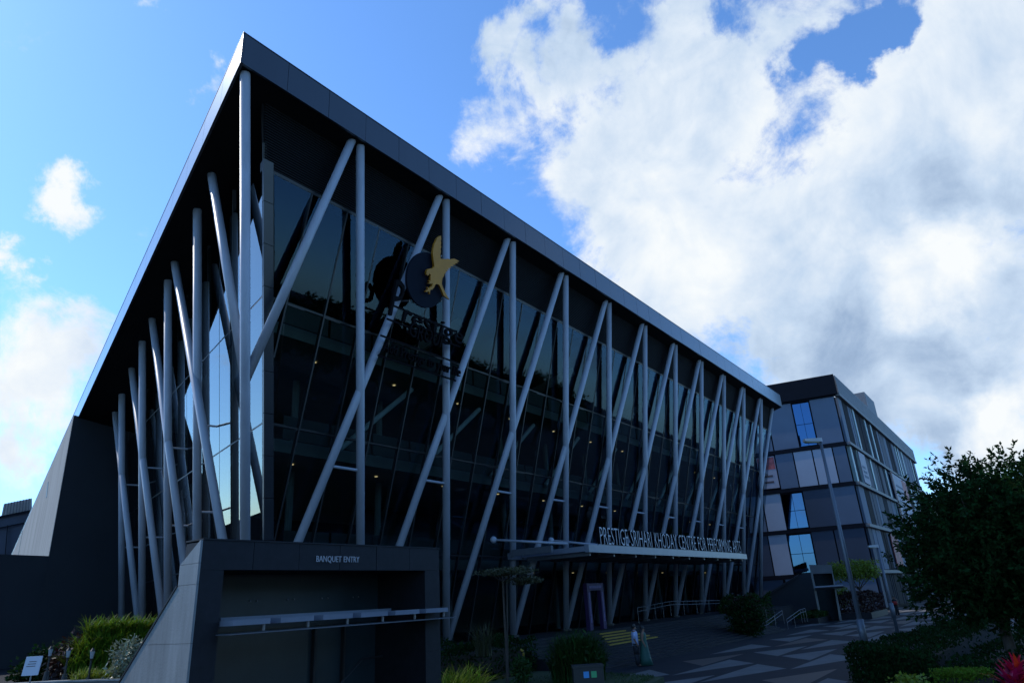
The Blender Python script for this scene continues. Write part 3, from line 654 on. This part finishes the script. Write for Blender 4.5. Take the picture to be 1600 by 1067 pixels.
for fl, lst in left.items():
    z0, z1 = FL[fl - 1] if fl > 1 else 0, FL[fl]
    z0, z1 = FL[fl - 1], FL[fl]; zm = (z0 + z1) / 2
    for (a, b, m) in lst:
        s1, s0 = sface(a, zm), sface(b, zm)
        if b >= 1314 and fl == 5 or b > 1330: s0 = .25
        p, q = MC + ml * s0, MC + ml * s1
        def quad(p, q, za, zb, off): return [V((p.x, p.y, za)) + mln * off, V((q.x, q.y, za)) + mln * off, V((q.x, q.y, zb)) + mln * off, V((p.x, p.y, zb)) + mln * off]
        if m == 'win':
            wf = MA.part('window', slabq(quad(p, q, z0 + .35, z1 - .25, -.2), mln * .1), 'mallband')
            for i in range(2):
                for j in range(2):
                    pa, pb = p.lerp(q, i / 2 + .01), p.lerp(q, i / 2 + .49); za = z0 + .4 + (z1 - z0 - .7) * j / 2; zb = za + (z1 - z0 - .7) / 2 - .06
                    MA.part('pane', slabq(quad(pa, pb, za, zb, -.05), mln * .02), 'mallglass', wf)
        elif m == 'poster':
            pf = MA.part('poster', slabq(quad(p, q, z0 + .5, z1 - .3, .02), mln * .05), 'poster')
            MA.part('poster_picture', slabq(quad(p.lerp(q, .03), p.lerp(q, .97), z0 + 2.7, z1 - .4, .075), mln * .01), 'posterred', pf)
            for j in range(2): MA.part('print_line', slabq(quad(p.lerp(q, .25), p.lerp(q, .75), z0 + 1.1 + j * .7, z0 + 1.35 + j * .7, .075), mln * .008), 'ink', pf)
        else: MA.part('panel', slabq(quad(p, q, z0 + .30, z1 - .18, -.02), mln * .12), m)
    p, q = MC, MC + ml * MWID
    if fl < 6: MA.part('floor_band', slabq([V((p.x, p.y, z1 - .16)) + mln * .0, V((q.x, q.y, z1 - .16)), V((q.x, q.y, z1 + .26)), V((p.x, p.y, z1 + .26))], mln * .2), 'mallband')
# street face
random.seed(21)
for fl in range(1, 6):
    z0, z1 = FL[fl - 1], FL[fl]; x = .5; i = 0
    while x < MLEN - 2:
        w = random.choice([.9, 1.4, 2.0, 2.6, 3.2]); m = random.choice(['mallband', 'mallfin', 'mallgrey', 'mallglassdark', 'mallfin', 'mallgrey', 'malldark'])
        if m == 'mallfin': w = .9
        if fl == 1: m = random.choice(['mallband', 'mallglassdark', 'mallglassdark', 'malldark'])
        MA.part('facade_strip', box(MC.x + x, MC.x + x + w, MC.y - .06 - (.1 if m == 'mallfin' else 0), MC.y + .2, z0 + .3, z1 - .15), m); x += w + .32; i += 1
    MA.part('ledge', box(MC.x - .1, MC.x + MLEN, MC.y - .45, MC.y + .1, z1 - .14, z1 + .2), 'mallledge')
p1 = MA.part('poster', box(MC.x + 4.4, MC.x + 8.2, MC.y - .30, MC.y - .20, FL[3] + .5, FL[4] - .3), 'poster')
for i in range(3): MA.part('print_line', box(MC.x + 5.0, MC.x + 7.6 - i * .4, MC.y - .32, MC.y - .302, FL[3] + 1.2 + i * .55, FL[3] + 1.5 + i * .55), 'mallgrey', p1)
p2 = MA.part('poster', box(MC.x + 26.5, MC.x + 41, MC.y - .42, MC.y - .30, FL[2] + .5, FL[4] - .3), 'poster')
MA.part('poster_edge', box(MC.x + 26.4, MC.x + 27.6, MC.y - .45, MC.y - .425, FL[2] + .4, FL[4] - .2), 'posterdark', p2)
for i in range(9): MA.part('print_line', box(MC.x + 29, MC.x + 34 + (i % 3), MC.y - .44, MC.y - .422, FL[2] + 1 + i * .75, FL[2] + 1.3 + i * .75), 'mallgrey', p2)
MA.part('poster_picture', box(MC.x + 36, MC.x + 40.6, MC.y - .44, MC.y - .422, FL[3] + 1, FL[4] - .5), 'posterred', p2)
MA.part('poster', box(MC.x + 13.5, MC.x + 18.5, MC.y - .30, MC.y - .2, FL[1] + .4, FL[2] - .3), 'posterred')
p, q = MC + V((-.2, -.3, 0)) + mln * .25, MC + ml * MWID + mln * .25
MA.part('parapet', slabq([V((p.x, p.y, 23.72)), V((q.x, q.y, 23.72)), V((q.x, q.y, 26.1)), V((p.x, p.y, 26.1))], -mln * .5), 'mallband')
MA.part('parapet_boards', box(MC.x + .3, MC.x + MLEN, MC.y - .35, MC.y + .1, 23.74, 26.1), 'mallparapet')
for i in range(7): MA.part('board_joint', box(MC.x + .3, MC.x + MLEN, MC.y - .365, MC.y - .352, 23.95 + i * .31, 23.97 + i * .31), 'malldark')
rt = MA.part('roof_tower', box(MC.x + 26, MC.x + 34, MC.y + .3, MC.y + 9, 23.75, 29.6), 'mallparapet')
MA.part('roof_vent', tube((MC.x + 20, MC.y + 1, 26), (MC.x + 20, MC.y + 1, 27), .35, n=12), 'mallband')
# low wing wall in front of the mall
lwall = Thing('raking_wall', onz(1200, 960, 0), 'dark wall with raking top edge below the pale mall panels', 'wall')
q = [dep(1176, 942, 68), dep(1247, 898, 68), dep(1270, 893, 68), dep(1282, 966, 68), dep(1176, 972, 68)]
lwall.part('wall_face', slabq(q, ray(1240, 900) * .5), 'darkwall'); lwall.part('coping', bar(q[0] - V((.3, .2, 0)), q[1] - V((.3, .2, 0)), .5, .16), 'granite')
# small entry portal by the mall
SP = Thing('side_entry_portal', onz(1305, 975, 0), 'narrow slanted stone portal with a small awning beside the mall planter', 'portal')
D_ = 58
pa = [dep(x, y, D_) for x, y in ((1264, 882), (1299, 882), (1316, 970), (1282, 972))]; back = ray(1290, 920) * 1.2
ia = [dep(x, y, D_) for x, y in ((1270, 896), (1300, 895), (1312, 970), (1285, 972))]
SP.part('lintel', slabq([pa[0], pa[1], ia[1], ia[0]], back), 'mallledge'); SP.part('left_jamb', slabq([pa[0], ia[0], ia[3], pa[3]], back), 'granitelight'); SP.part('right_jamb', slabq([pa[1], pa[2], ia[2] - V((0, 0, 0)), ia[1]], back), 'granitelight')
SP.part('door', slabq([a + back * .9 for a in ia], back * .05), 'frost')
SP.part('awning', slabq([dep(1273, 918, D_ - 1), dep(1318, 915, D_ - 1), dep(1318, 918, D_), dep(1273, 922, D_)], (0, 0, .12)), 'canopyglass')

# ================================================================== BEHIND ON THE LEFT
FB = Thing('neighbour_block', dep(20, 900, 150), 'dark flat block with corrugated plant screen rising behind the white roof edge', 'building')
def fb(px, py, D=150): return dep(px, py, D)
bk = ray(20, 850) * 12
FB.part('block', slabq([fb(-120, 830), fb(60, 795), fb(75, 985), fb(-150, 1000)], bk), 'malldark')
FB.part('band', slabq([fb(-120, 829, 149.5), fb(60, 794, 149.5), fb(60, 797, 149.5), fb(-120, 833, 149.5)], bk * .02), 'mallband')
FB.part('joint', slabq([fb(11.2, 820, 149.4), fb(12.6, 820, 149.4), fb(6, 900, 149.4), fb(4.6, 900, 149.4)], bk * .02), 'mallband')
FB.part('joint', slabq([fb(-40, 832, 149.4), fb(60, 811, 149.4), fb(60, 813, 149.4), fb(-40, 834, 149.4)], bk * .02), 'mallband')
scn = FB.part('screen', slabq([fb(6, 787), fb(50, 778), fb(50, 800), fb(2, 806)], bk * .3), 'corr')
for i in range(9): FB.part('rib', bar(fb(9 + i * 4.6, 786.2 - i * .95, 149.6), fb(6 + i * 4.8, 804 - i * .75, 149.6), .18, .15), 'mallparapet', scn)

# ================================================================== LAMP POSTS
def lamp(base, top, r0, r1, headdir, hl, label, arm):
    t = Thing('lamp_post', base, label, 'lamp post'); base, top = V(base), V(top); top = V((base.x, base.y, top.z))
    pl = t.part('pole', tube(base, top, r0, r1, n=16), 'pole', smooth=True); t.part('collar', tube(base + V((0, 0, .95)), base + V((0, 0, 1.75)), r0 * 1.28, r0 * 1.2, n=16), 'pole', pl, smooth=True)
    d = V(headdir).normalized(); s = V((-d.y, d.x, 0)); e = top + d * arm + V((0, 0, .08)); t.part('arm', tube(top - V((0, 0, .05)), e, r1 * .7, n=10), 'pole')
    a = e - d * .1; b = e + d * hl; w = hl * .24
    h = t.part('lamp_head', hexa([a - s * w * .6 - V((0, 0, .05)), a + s * w * .6 - V((0, 0, .05)), b + s * w - V((0, 0, .05)), b - s * w - V((0, 0, .05))], [a - s * w * .5 + V((0, 0, .10)), a + s * w * .5 + V((0, 0, .10)), b + s * w * .7 + V((0, 0, .05)), b - s * w * .7 + V((0, 0, .05))]), 'lamphead')
    t.part('lens', hexa([a + d * .12 - s * w * .45 - V((0, 0, .085)), a + d * .12 + s * w * .45 - V((0, 0, .085)), b - d * .05 + s * w * .8 - V((0, 0, .085)), b - d * .05 - s * w * .8 - V((0, 0, .085))], [a + d * .12 - s * w * .45 - V((0, 0, .052)), a + d * .12 + s * w * .45 - V((0, 0, .052)), b - d * .05 + s * w * .8 - V((0, 0, .052)), b - d * .05 - s * w * .8 - V((0, 0, .052))]), 'lamplens', h)
lb = dep(1352, 1008, 23); lamp((lb.x, lb.y, 0), (0, 0, dep(1274, 668, 23).z), .098, .052, -r_, .56, 'tall grey lamp post rising from the hedge in front of the mall', .05)
lb = dep(1406, 1002, 38); lamp((lb.x, lb.y, 0), (0, 0, dep(1372, 853, 38).z), .10, .055, -r_, .48, 'shorter grey lamp post with small flat head beyond the hedge', .05)

# ================================================================== PEOPLE
def person(base, facing, h, kind, label):
    b = V(base); c, s = math.cos(facing), math.sin(facing); k = h / 1.7
    def T(x, y, z): return V((b.x + (x * c - y * s) * k, b.y + (x * s + y * c) * k, b.z + z * k))
    me = bpy.data.meshes.new('person')
    pts = [(0, 0, .92), (0, 0, 1.15), (0, 0, 1.38), (0, .0, 1.47), (.02, 0, 1.54), (.02, 0, 1.64),
           (0, .10, .88), (.02, .10, .48), (-.01, .10, .06), (.13, .11, .03), (0, -.10, .88), (-.02, -.10, .48), (.03, -.10, .06), (.17, -.11, .03),
           (0, .19, 1.38), (-.02, .23, 1.10), (.08, .22, .87), (.11, .21, .79), (0, -.19, 1.38), (-.02, -.23, 1.10), (.09, -.21, .88), (.12, -.20, .80)]
    ed = [(0, 1), (1, 2), (2, 3), (3, 4), (4, 5), (0, 6), (6, 7), (7, 8), (8, 9), (0, 10), (10, 11), (11, 12), (12, 13), (2, 14), (14, 15), (15, 16), (16, 17), (2, 18), (18, 19), (19, 20), (20, 21)]
    rd = [.125, .12, .13, .055, .075, .085, .085, .058, .04, .035, .085, .058, .04, .035, .06, .045, .033, .035, .06, .045, .033, .035]
    me.from_pydata([tuple(T(*p) - b) for p in pts], ed, []); o = bpy.data.objects.new('person', me); COL.objects.link(o); o.location = b
    o.modifiers.new('skin', 'SKIN'); o.modifiers.new('sub', 'SUBSURF').levels = 1; o.modifiers['sub'].render_levels = 2
    for v, r in zip(me.skin_vertices[0].data, rd): v.radius = (r * k, r * k)
    me.skin_vertices[0].data[0].use_root = True; me.materials.append(M['skin'])
    o['label'] = label; o['category'] = 'person'
    def ch(name, vf, m):
        q = bpy.data.objects.new(name, mesh(name, [T(*v) - b for v in vf[0]], vf[1], m, True)); COL.objects.link(q); q.parent = o
    ch('hair', ball((-.012, 0, 1.635), .105, .098, .11), 'hair')
    if kind == 'man':
        ch('shirt', join(rings([(0, 0, .84, .15, .20), (0, 0, 1.0, .15, .19), (0, 0, 1.2, .15, .21), (0, 0, 1.36, .14, .22), (0, 0, 1.44, .09, .14), (0, 0, 1.48, .07, .075)]), tube((0, .19, 1.39), (-.015, .235, 1.12), .08, .065), tube((0, -.19, 1.39), (-.015, -.235, 1.12), .08, .065)), 'shirt')
        ch('trousers', join(tube((0, .09, .93), (.02, .1, .48), .115, .085), tube((.02, .1, .48), (-.01, .1, .05), .085, .072), tube((0, -.09, .93), (-.02, -.1, .48), .115, .085), tube((-.02, -.1, .48), (.03, -.1, .05), .085, .072)), 'trouser')
    elif kind == 'woman':
        ch('gown', join(rings([(0, .0, .02, .34, .32), (0, 0, .3, .27, .26), (0, 0, .7, .2, .2), (0, 0, .95, .17, .18), (0, 0, 1.1, .135, .15), (0, 0, 1.28, .15, .18), (0, 0, 1.40, .12, .18), (0, 0, 1.45, .07, .1)], 18)), 'gown')
        ch('long_hair', rings([(-.07, 0, 1.22, .04, .07), (-.08, 0, 1.4, .055, .09), (-.05, 0, 1.6, .08, .095)]), 'hair')
    else:
        ch('shirt', rings([(0, 0, .84, .15, .2), (0, 0, 1.2, .15, .22), (0, 0, 1.38, .14, .22), (0, 0, 1.47, .07, .08)]), 'trouser'); ch('trousers', join(tube((0, .09, .93), (0, .1, .05), .12, .08), tube((0, -.09, .93), (0, -.1, .05), .12, .08)), 'trouser')
        ch('bag', box(.12, .26, -.2, .2, .95, 1.25), 'red')
pm = onz(996.6, 1040.5, 0); person((pm.x, pm.y, .012), math.radians(-65), 1.70, 'man', 'man in pale shirt and dark trousers standing beside woman in green gown')
pw_ = onz(1010, 1039.5, 0); person((pw_.x, pw_.y, .012), math.radians(-75), 1.60, 'woman', 'woman in long green gown standing at the foot of the steps')
pf = onz(1403, 962, 0); person((pf.x, pf.y, .012), math.radians(180), 1.65, 'far', 'distant person in dark clothes carrying something red outside the mall')

# ================================================================== SMALL THINGS
ar = Thing('photo_arch', onz(938, 990, POD), 'purple freestanding photo arch with pale print at the top of the steps', 'arch')
ab = V((37.0, 21.1, POD)); ar.o.location = ar.loc = ab
ar.part('left_leg', box(ab.x - .95, ab.x - .60, ab.y, ab.y + .25, POD, POD + 2.1), 'purple'); ar.part('right_leg', box(ab.x + .60, ab.x + .95, ab.y, ab.y + .25, POD, POD + 2.1), 'purple')
ar.part('top_beam', box(ab.x - .95, ab.x + .95, ab.y, ab.y + .25, POD + 2.105, POD + 2.5), 'purple')
for x in (-.83, .70): ar.part('print_strip', box(ab.x + x, ab.x + x + .12, ab.y - .012, ab.y - .003, POD + .4, POD + 2.0), 'purplepale')
ar.part('print_strip', box(ab.x - .7, ab.x + .7, ab.y - .012, ab.y - .003, POD + 2.22, POD + 2.36), 'purplepale')
bn = onz(920, 1085, 0); bn = V((bn.x, bn.y, 0)); bw = r_ * .48; bh = V((r_.x, r_.y, 0)).normalized(); bf = V((-bh.y, bh.x, 0))
bb = dep(921, 1066, 21.5); bb.z = 0; BI = Thing('litter_bin', bb, 'black twin litter bin with blue and green square labels', 'bin')
BHT = dep(921, 1037, 21.5).z
q0 = [bb - bh * .5 - bf * .25, bb + bh * .45 - bf * .25, bb + bh * .45 + bf * .3, bb - bh * .5 + bf * .3]
BI.part('body', slabq([V((p.x, p.y, .02)) for p in q0], (0, 0, BHT - .12)), 'bin'); BI.part('lid', slabq([V((p.x, p.y, BHT - .095)) + (p - bb) * .04 for p in q0], (0, 0, .07)), 'bin')
for d, m in ((-.10, 'bluesq'), (.14, 'greensq')):
    p = bb + bh * d - bf * .262; p.z = BHT - .38; w = bh * .085; BI.part('label_plate', slabq([p - w, p + w, p + w + V((0, 0, .18)), p - w + V((0, 0, .18))], bf * .008), m)
# white notice on a stand, lanterns and low wall by the side planting
sg = dep(50, 1040, 16); SN = Thing('notice_stand', (sg.x, sg.y, POD), 'white printed notice board on a thin stand before the dark wall', 'sign')
sx = V((r_.x, r_.y, 0)).normalized(); sn = V((sx.y, -sx.x, 0)); su2 = (V((0, 0, 1)) - sn * .18).normalized()
brd = SN.part('board', slabq([sg - sx * .19 - su2 * .20, sg + sx * .19 - su2 * .20, sg + sx * .19 + su2 * .21, sg - sx * .19 + su2 * .21], -sn * .02), 'white')
for i in range(3): SN.part('print_line', slabq([sg + sx * a + su2 * (.09 - i * .05) + sn * .004 for a in (-.09 - .02 * i, .08)] + [sg + sx * a + su2 * (.105 - i * .05) + sn * .004 for a in (.08, -.09 - .02 * i)], sn * .002), 'ink', brd)
SN.part('stand_post', tube((sg.x, sg.y, POD), sg - V((0, 0, .2)) - sn * .03, .018, n=8), 'steel'); SN.part('stand_foot', tube((sg.x, sg.y, POD), (sg.x, sg.y, POD + .03), .16, n=14), 'frame')
wl = [dep(-60, 1046, 17.6), dep(70, 1054, 17.6), dep(116, 1060, 17.4), dep(215, 1078, 16.6)]
WL = Thing('planter_wall', (wl[1].x, wl[1].y, POD), 'low grey stone kerb wall edging the bright side planting', 'wall')
for a, b in zip(wl, wl[1:]):
    a, b = V((a.x, a.y, POD)), V((b.x, b.y, POD)); WL.part('wall_block', bar(a + V((0, 0, .12)), b + V((0, 0, .12)), .22, .6), 'kerb')
    WL.part('coping', bar(a + V((0, 0, .44)), b + V((0, 0, .44)), .28, .035), 'granitelight')
def lantern(px, py, D, h, label):
    b = dep(px, py, D); t = Thing('garden_lantern', b, label, 'lantern', 'garden lanterns')
    t.part('base', tube(b - V((0, 0, .2)), b + V((0, 0, .06)), .09, .06), 'lamppost'); t.part('post', tube(b, b + V((0, 0, h)), .03, .022), 'lamppost')
    c = b + V((0, 0, h)); hd = t.part('lantern_glass', tube(c, c + V((0, 0, .17)), .035, .06, n=8), 'lanternglass'); t.part('cap', tube(c + V((0, 0, .171)), c + V((0, 0, .25)), .07, .012, n=8), 'lamppost', hd); t.part('collar', tube(c - V((0, 0, .04)), c - V((0, 0, .001)), .03, .04, n=8), 'lamppost', hd)
lantern(138, 1062, 17.3, .50, 'black garden lantern standing in the bright yellow-green grass'); lantern(101, 1056, 18.2, .46, 'dim garden lantern in front of the dark red shrub'); lantern(73, 1052, 18.5, .44, 'dim garden lantern nearest the white notice board')

# ================================================================== PLANTS
def shrub(name, label, base, vf, m, cat='shrub', group=None, stem=True):
    t = Thing(name, base, label, cat, group); t.part('foliage', vf, m)
    if stem:
        b = V(base); t.part('stem', join(*[tube(b, b + V((random.uniform(-.25, .25), random.uniform(-.25, .25), .5)), .03, .012, n=6) for _ in range(4)]), 'bark')
    return t
random.seed(3)
def at(px, py, D, z=None):
    p = dep(px, py, D)
    return V((p.x, p.y, p.z if z is None else z))
# side planting (left)
for i, (px, py, D, n) in enumerate([(150, 1005, 20, 420), (185, 1000, 20.5, 460), (222, 998, 21, 460)]):
    b = at(px, py, D, POD + .35)
    shrub('strap_leaf_shrub', ['bright strap-leaved shrub nearest the dark red bush', 'bright strap-leaved shrub in the middle of the side bed', 'bright strap-leaved shrub behind the sloping granite wing'][i], b, join(blades(b + V((0, 0, .15)), n, .9, .024, 1.0, .7, 1.0), blades(b + V((0, 0, .55)), n, .8, .024, 1.0, .55, 1.0), blades(b + V((0, 0, 1.05)), n // 2, .7, .024, 1.0, .35, 1.0)), 'leafstrap', group='strap-leaved shrubs by the side wall')
b = at(203, 1040, 17.4, POD + .3); shrub('variegated_shrub', 'rounded shrub with glossy white-edged leaves against the sloping granite wing', b, crown(b + V((.1, .1, .45)), (.62, .55, .55), 160, 14, .13, .028, .14), 'leafvar')
b = at(165, 1058, 17.6, POD + .35); shrub('golden_grass', 'bright yellow-green grass clump round the lantern', b, join(*[blades(b + sx * (i * .26 - .6), 150, .42, .013, .9, .28) for i in range(6)]), 'leafyel', 'grass', stem=False)
b = at(118, 1022, 20, POD); shrub('red_leaf_shrub', 'dark red shrub in the shade of the dark wall', b, crown(b + V((0, 0, .75)), (.7, .5, .7), 120, 14, .16, .04, .2), 'leafred')
b = at(72, 1030, 20.5, POD); shrub('dark_shrub', 'dark green shrub behind the white notice board', b, crown(b + V((0, 0, .55)), (.9, .5, .65), 140, 14, .15, .045, .2), 'leafdark')
# lawn side
def hedge(label, poly, z0, z1, n, ln, w, m, name='hedge', rough=.12):
    c = sum((V((p[0], p[1], 0)) for p in poly), V()) / 4; t = Thing(name, (c.x, c.y, z0), label, 'hedge'); t.part('foliage', prism_leaves(poly, z0, z1, n, ln, w, rough), m)
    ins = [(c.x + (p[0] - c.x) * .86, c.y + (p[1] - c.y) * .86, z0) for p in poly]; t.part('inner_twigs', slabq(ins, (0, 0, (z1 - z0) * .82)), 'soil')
hedge('loose dark hedge at the foot of the first columns', [(15.6, 17.2), (26.0, 17.9), (26.0, 20.2), (15.4, 20.2)], .2, 1.45, 9000, .13, .04, 'leafdark', rough=.3)
b = at(722, 1052, 18, .2); shrub('grass_clump', 'pale green arching grass clump beside the granite portal', b, join(*[blades(b + V((i * .45 - .7, .1 * i, .35)), 170, 1.0, .02, 1.0, .35) for i in range(4)]), 'leafstrap', 'grass', stem=False)
b = at(755, 985, 25, 1.2); shrub('spiky_plant', 'thin spiky plant rising above the dark hedge', b, blades(b, 140, 1.3, .018, .7, .3), 'leafolive', 'plant', stem=False)
b = at(902, 1030, 24.5, .2); shrub('reed_bush', 'tall upright reed-like bush beside the litter bin', b, join(blades(b, 900, 1.5, .022, .55, .95), blades(b + V((0, 0, .6)), 700, 1.15, .022, .7, .7), crown(b + V((0, 0, .8)), (.95, .9, .7), 120, 14, .2, .03, .25)), 'leafmid', 'bush', stem=False)
b = at(816, 1062, 21, .2); t = Thing('potted_plant', b, 'small flowering plant in a round black pot on the lawn', 'plant'); t.part('pot', tube(b, b + V((0, 0, .42)), .2, .28, n=18), 'bin'); t.part('foliage', crown(b + V((0, 0, .75)), (.28, .28, .38), 60, 12, .11, .03, .1), 'leafmid')
for _ in range(4): t.part('flower', ball(b + V((random.uniform(-.15, .15), random.uniform(-.15, .15), 1.15 + random.random() * .2)), .035, .035, .035, 6, 4), 'yellow')
# feathery tree
b = at(790, 1000, 25, .2); t = Thing('feathery_tree', b, 'slender young tree with flat feathery tiers in front of the glass', 'tree'); tt = at(800, 898, 25)
t.part('trunk', join(tube(b, V((b.x, b.y, tt.z)), .05, .03, n=8), tube(b + V((.15, .1, 0)), V((b.x + .55, b.y + .2, tt.z + .2)), .035, .02, n=8)), 'bark')
t.part('limb', join(*[tube(V((b.x, b.y, tt.z - .2)), tt + V((math.cos(i) * 1.1, math.sin(i) * 1.1, random.uniform(-.1, .35))), .02, .008, n=6) for i in range(8)]), 'bark')
t.part('crown', join(crown(tt + V((-.25, 0, .12)), (1.25, 1.1, .14), 130, 26, .09, .02, .24, .22, .1), crown(tt + V((.5, -.3, -.2)), (.7, .7, .12), 60, 24, .09, .02, .22, .22, .1)), 'leafolive')
gr = prism_leaves([(14.6, 9.9), (24.3, 11.8), (25.9, 16.2), (15.2, 17.2)], .2, .25, 9000, .09, .008, 0)
single('lawn_grass', gr, 'grass', 'short dark lawn grass beside the banquet portal', 'grass', kind='stuff')
# right side
hedge('long dark hedge from which the tall lamp post rises', [(24.9, 5.55), (46.5, 3.3), (46.0, 1.9), (22.6, 2.9)], .06, 1.02, 26000, .10, .03, 'leafdark')
hedge('low dark hedge under the big leafy tree', [(22.4, 2.75), (44, .6), (40, -4.0), (21.2, -2.6)], .06, .78, 14000, .12, .035, 'leafdark')
yb = at(1500, 1050, 15); hedge('small clipped bright green box hedge beside the pink plant', [(yb.x - .2, yb.y + .55), (yb.x + .55, yb.y + .1), (yb.x + .3, yb.y - .62), (yb.x - .5, yb.y - .3)], .06, yb.z + .03, 7000, .05, .016, 'leafstrap', rough=.02)  # brighter leaf colour stands in for sunlight, as this hedge lies in shadow
ys = at(1420, 1058, 14.5); shrub('yellow_shrub', 'low yellow-leaved shrub next to the clipped box hedge', (ys.x, ys.y, .06), crown(V((ys.x, ys.y, ys.z - .25)), (.42, .42, .30), 90, 14, .09, .03, .09), 'leafyel')
pk = at(1582, 1062, 13.5); shrub('magenta_plant', 'vivid magenta broad-leaved plant beside the clipped hedge', (pk.x, pk.y, .06), join(blades(V((pk.x, pk.y, pk.z - .25)), 40, .62, .075, .75, .10, 1.0, 5), blades(V((pk.x + .12, pk.y - .1, pk.z - .05)), 26, .55, .075, .65, .06, 1.0, 5)), 'leafpink', 'plant')
tb = at(1562, 955, 20, .06); TR = Thing('leafy_tree', tb, 'large dark leafy tree overhanging the hedge in front of the mall', 'tree'); tcn = dep(1570, 848, 20)
TR.part('trunk', join(tube(tb, tb + V((.1, 0, 1.5)), .17, .13, n=12), tube(tb + V((.1, 0, 1.45)), tcn + V((0, 0, .6)), .13, .06, n=10)), 'bark')
TR.part('limb', join(*[tube(tb + V((.1, 0, 1.3 + .12 * i)), tcn + V((math.cos(i * 1.3) * 2.0, math.sin(i * 1.3) * 2.0, -1.1 + .33 * i)), .06, .02, n=7) for i in range(10)]), 'bark')
def sprigs(c, rad, n, per, ln, w, l):
    vs, fs = [], []
    for _ in range(n):
        d = rvec().normalized(); k = random.uniform(.45, 1.0) if random.random() < .8 else random.uniform(1.0, 1.12)
        q = V(c) + V((d.x * rad[0], d.y * rad[1], d.z * rad[2])) * k * (1 + .10 * math.sin(d.x * 7 + d.z * 5) + .07 * math.sin(d.y * 11 - d.z * 9))
        a = (V((d.x, d.y, d.z * .6 + .25)) + rvec() * .5).normalized()
        for j in range(per):
            ld = (a * .55 + rvec().normalized() * .8 + V((0, 0, -.1))).normalized(); leaf(vs, fs, q + a * (l * j / per), ld, ln * random.uniform(.7, 1.25), w * random.uniform(.8, 1.2))
    return vs, fs
TR.part('crown', join(sprigs(tcn + V((0, 0, .1)), (2.45, 2.4, 2.15), 3400, 12, .15, .034, .32), sprigs(tcn + V((-.2, .5, -.8)), (2.3, 2.1, 1.3), 1200, 12, .15, .034, .32), crown(tcn, (2.1, 2.1, 1.85), 900, 14, .2, .06, .4, 1, .1)), 'leafdark')
# planters by the mall and the terrace
b = at(1165, 962, 45, .0); RBH = shrub('reddish_bush', 'round dark reddish-green bush at the end of the steps', b, crown(b + V((0, 0, 1.2)), (1.25, 1.1, 1.35), 260, 16, .2, .05, .3), 'leafdark')
RBH.part('red_foliage', crown(b + V((0, 0, 1.5)), (1.2, 1.1, 1.2), 60, 12, .2, .05, .25), 'leafred')
hedge('ragged green hedge below the raking wall', [(56.2, 19.5), (63.5, 19.0), (64, 20.8), (56.2, 21.2)], 0, 2.1, 5000, .2, .05, 'leafmid', rough=.5)
b = onz(1272, 972, 0); PL = Thing('low_planter', (b.x, b.y, 0), 'low dark planter box of ground cover in front of the side portal', 'planter')
PL.part('box_wall', box(b.x - 2.2, b.x + 2.5, b.y - .9, b.y + 1.2, .006, .42), 'granite'); PL.part('ground_cover', prism_leaves([(b.x - 2.1, b.y - .8), (b.x + 2.4, b.y - .8), (b.x + 2.4, b.y + 1.1), (b.x - 2.1, b.y + 1.1)], .4, .75, 2500, .16, .05), 'leafmid')
b = onz(1352, 964, 0); P2 = Thing('raised_planter', (b.x, b.y, 0), 'dark raised planter of red-leaved hedge round the golden tree', 'planter')
P2.part('box_wall', box(b.x - 3.5, b.x + 4.5, b.y - 1.2, b.y + 1.8, .006, .5), 'granite'); P2.part('red_hedge', prism_leaves([(b.x - 3.4, b.y - 1.1), (b.x + 4.4, b.y - 1.1), (b.x + 4.4, b.y + 1.7), (b.x - 3.4, b.y + 1.7)], .5, 1.9, 4000, .2, .06, .3), 'leafred')
t = Thing('golden_tree', (b.x, b.y, .5), 'small golden-green tree with flat crown in the raised planter', 'tree'); t.part('trunk', join(tube((b.x, b.y, .5), (b.x + .1, b.y, 2.6), .1, .07), *[tube((b.x + .1, b.y, 2.3), (b.x + .1 + math.cos(i) * 1.6, b.y + math.sin(i) * 1.4, 3.6), .05, .02, n=6) for i in range(6)]), 'bark')
t.part('crown', join(crown((b.x + .5, b.y, 4.0), (2.3, 2.0, .85), 170, 22, .2, .06, .35), crown((b.x - 2.1, b.y + 1.2, 3.9), (1.1, 1.0, .7), 60, 20, .2, .06, .3)), 'leafyel')
b2 = onz(1322, 962, 0); shrub('golden_bush', 'round golden bush under the small golden tree', (b2.x, b2.y, .5), crown((b2.x, b2.y, 1.8), (.8, .8, .9), 70, 16, .18, .06, .25), 'leafyel')
# trees across the road: seen only as the dark tree line mirrored in the glass front
random.seed(11)
tb0 = crown((0, 0, 7.2), (4.6, 4.6, 4.0), 420, 14, .55, .17, .8); tk0 = tube((0, 0, 0), (0, 0, 6), .3, .18)
tcm, tkm = mesh('crown', tb0[0], tb0[1], 'leafdark'), mesh('trunk', tk0[0], tk0[1], 'bark')
for i in range(17):
    o = bpy.data.objects.new('roadside_tree', None); COL.objects.link(o); o.location = (-6 + i * 8.4 + random.uniform(-1.5, 1.5), -44 + random.uniform(-4, 4), 0)
    sc = random.uniform(.95, 1.45); o.scale = (sc, sc, sc); o.rotation_euler.z = random.uniform(0, 6)
    o['label'] = 'roadside tree in the dark row mirrored in the glass front'; o['category'] = 'tree'; o['group'] = 'trees across the road'
    for nm, me in (('crown', tcm), ('trunk', tkm)):
        c = bpy.data.objects.new(nm, me); COL.objects.link(c); c.parent = o
print('objects', len(bpy.data.objects))
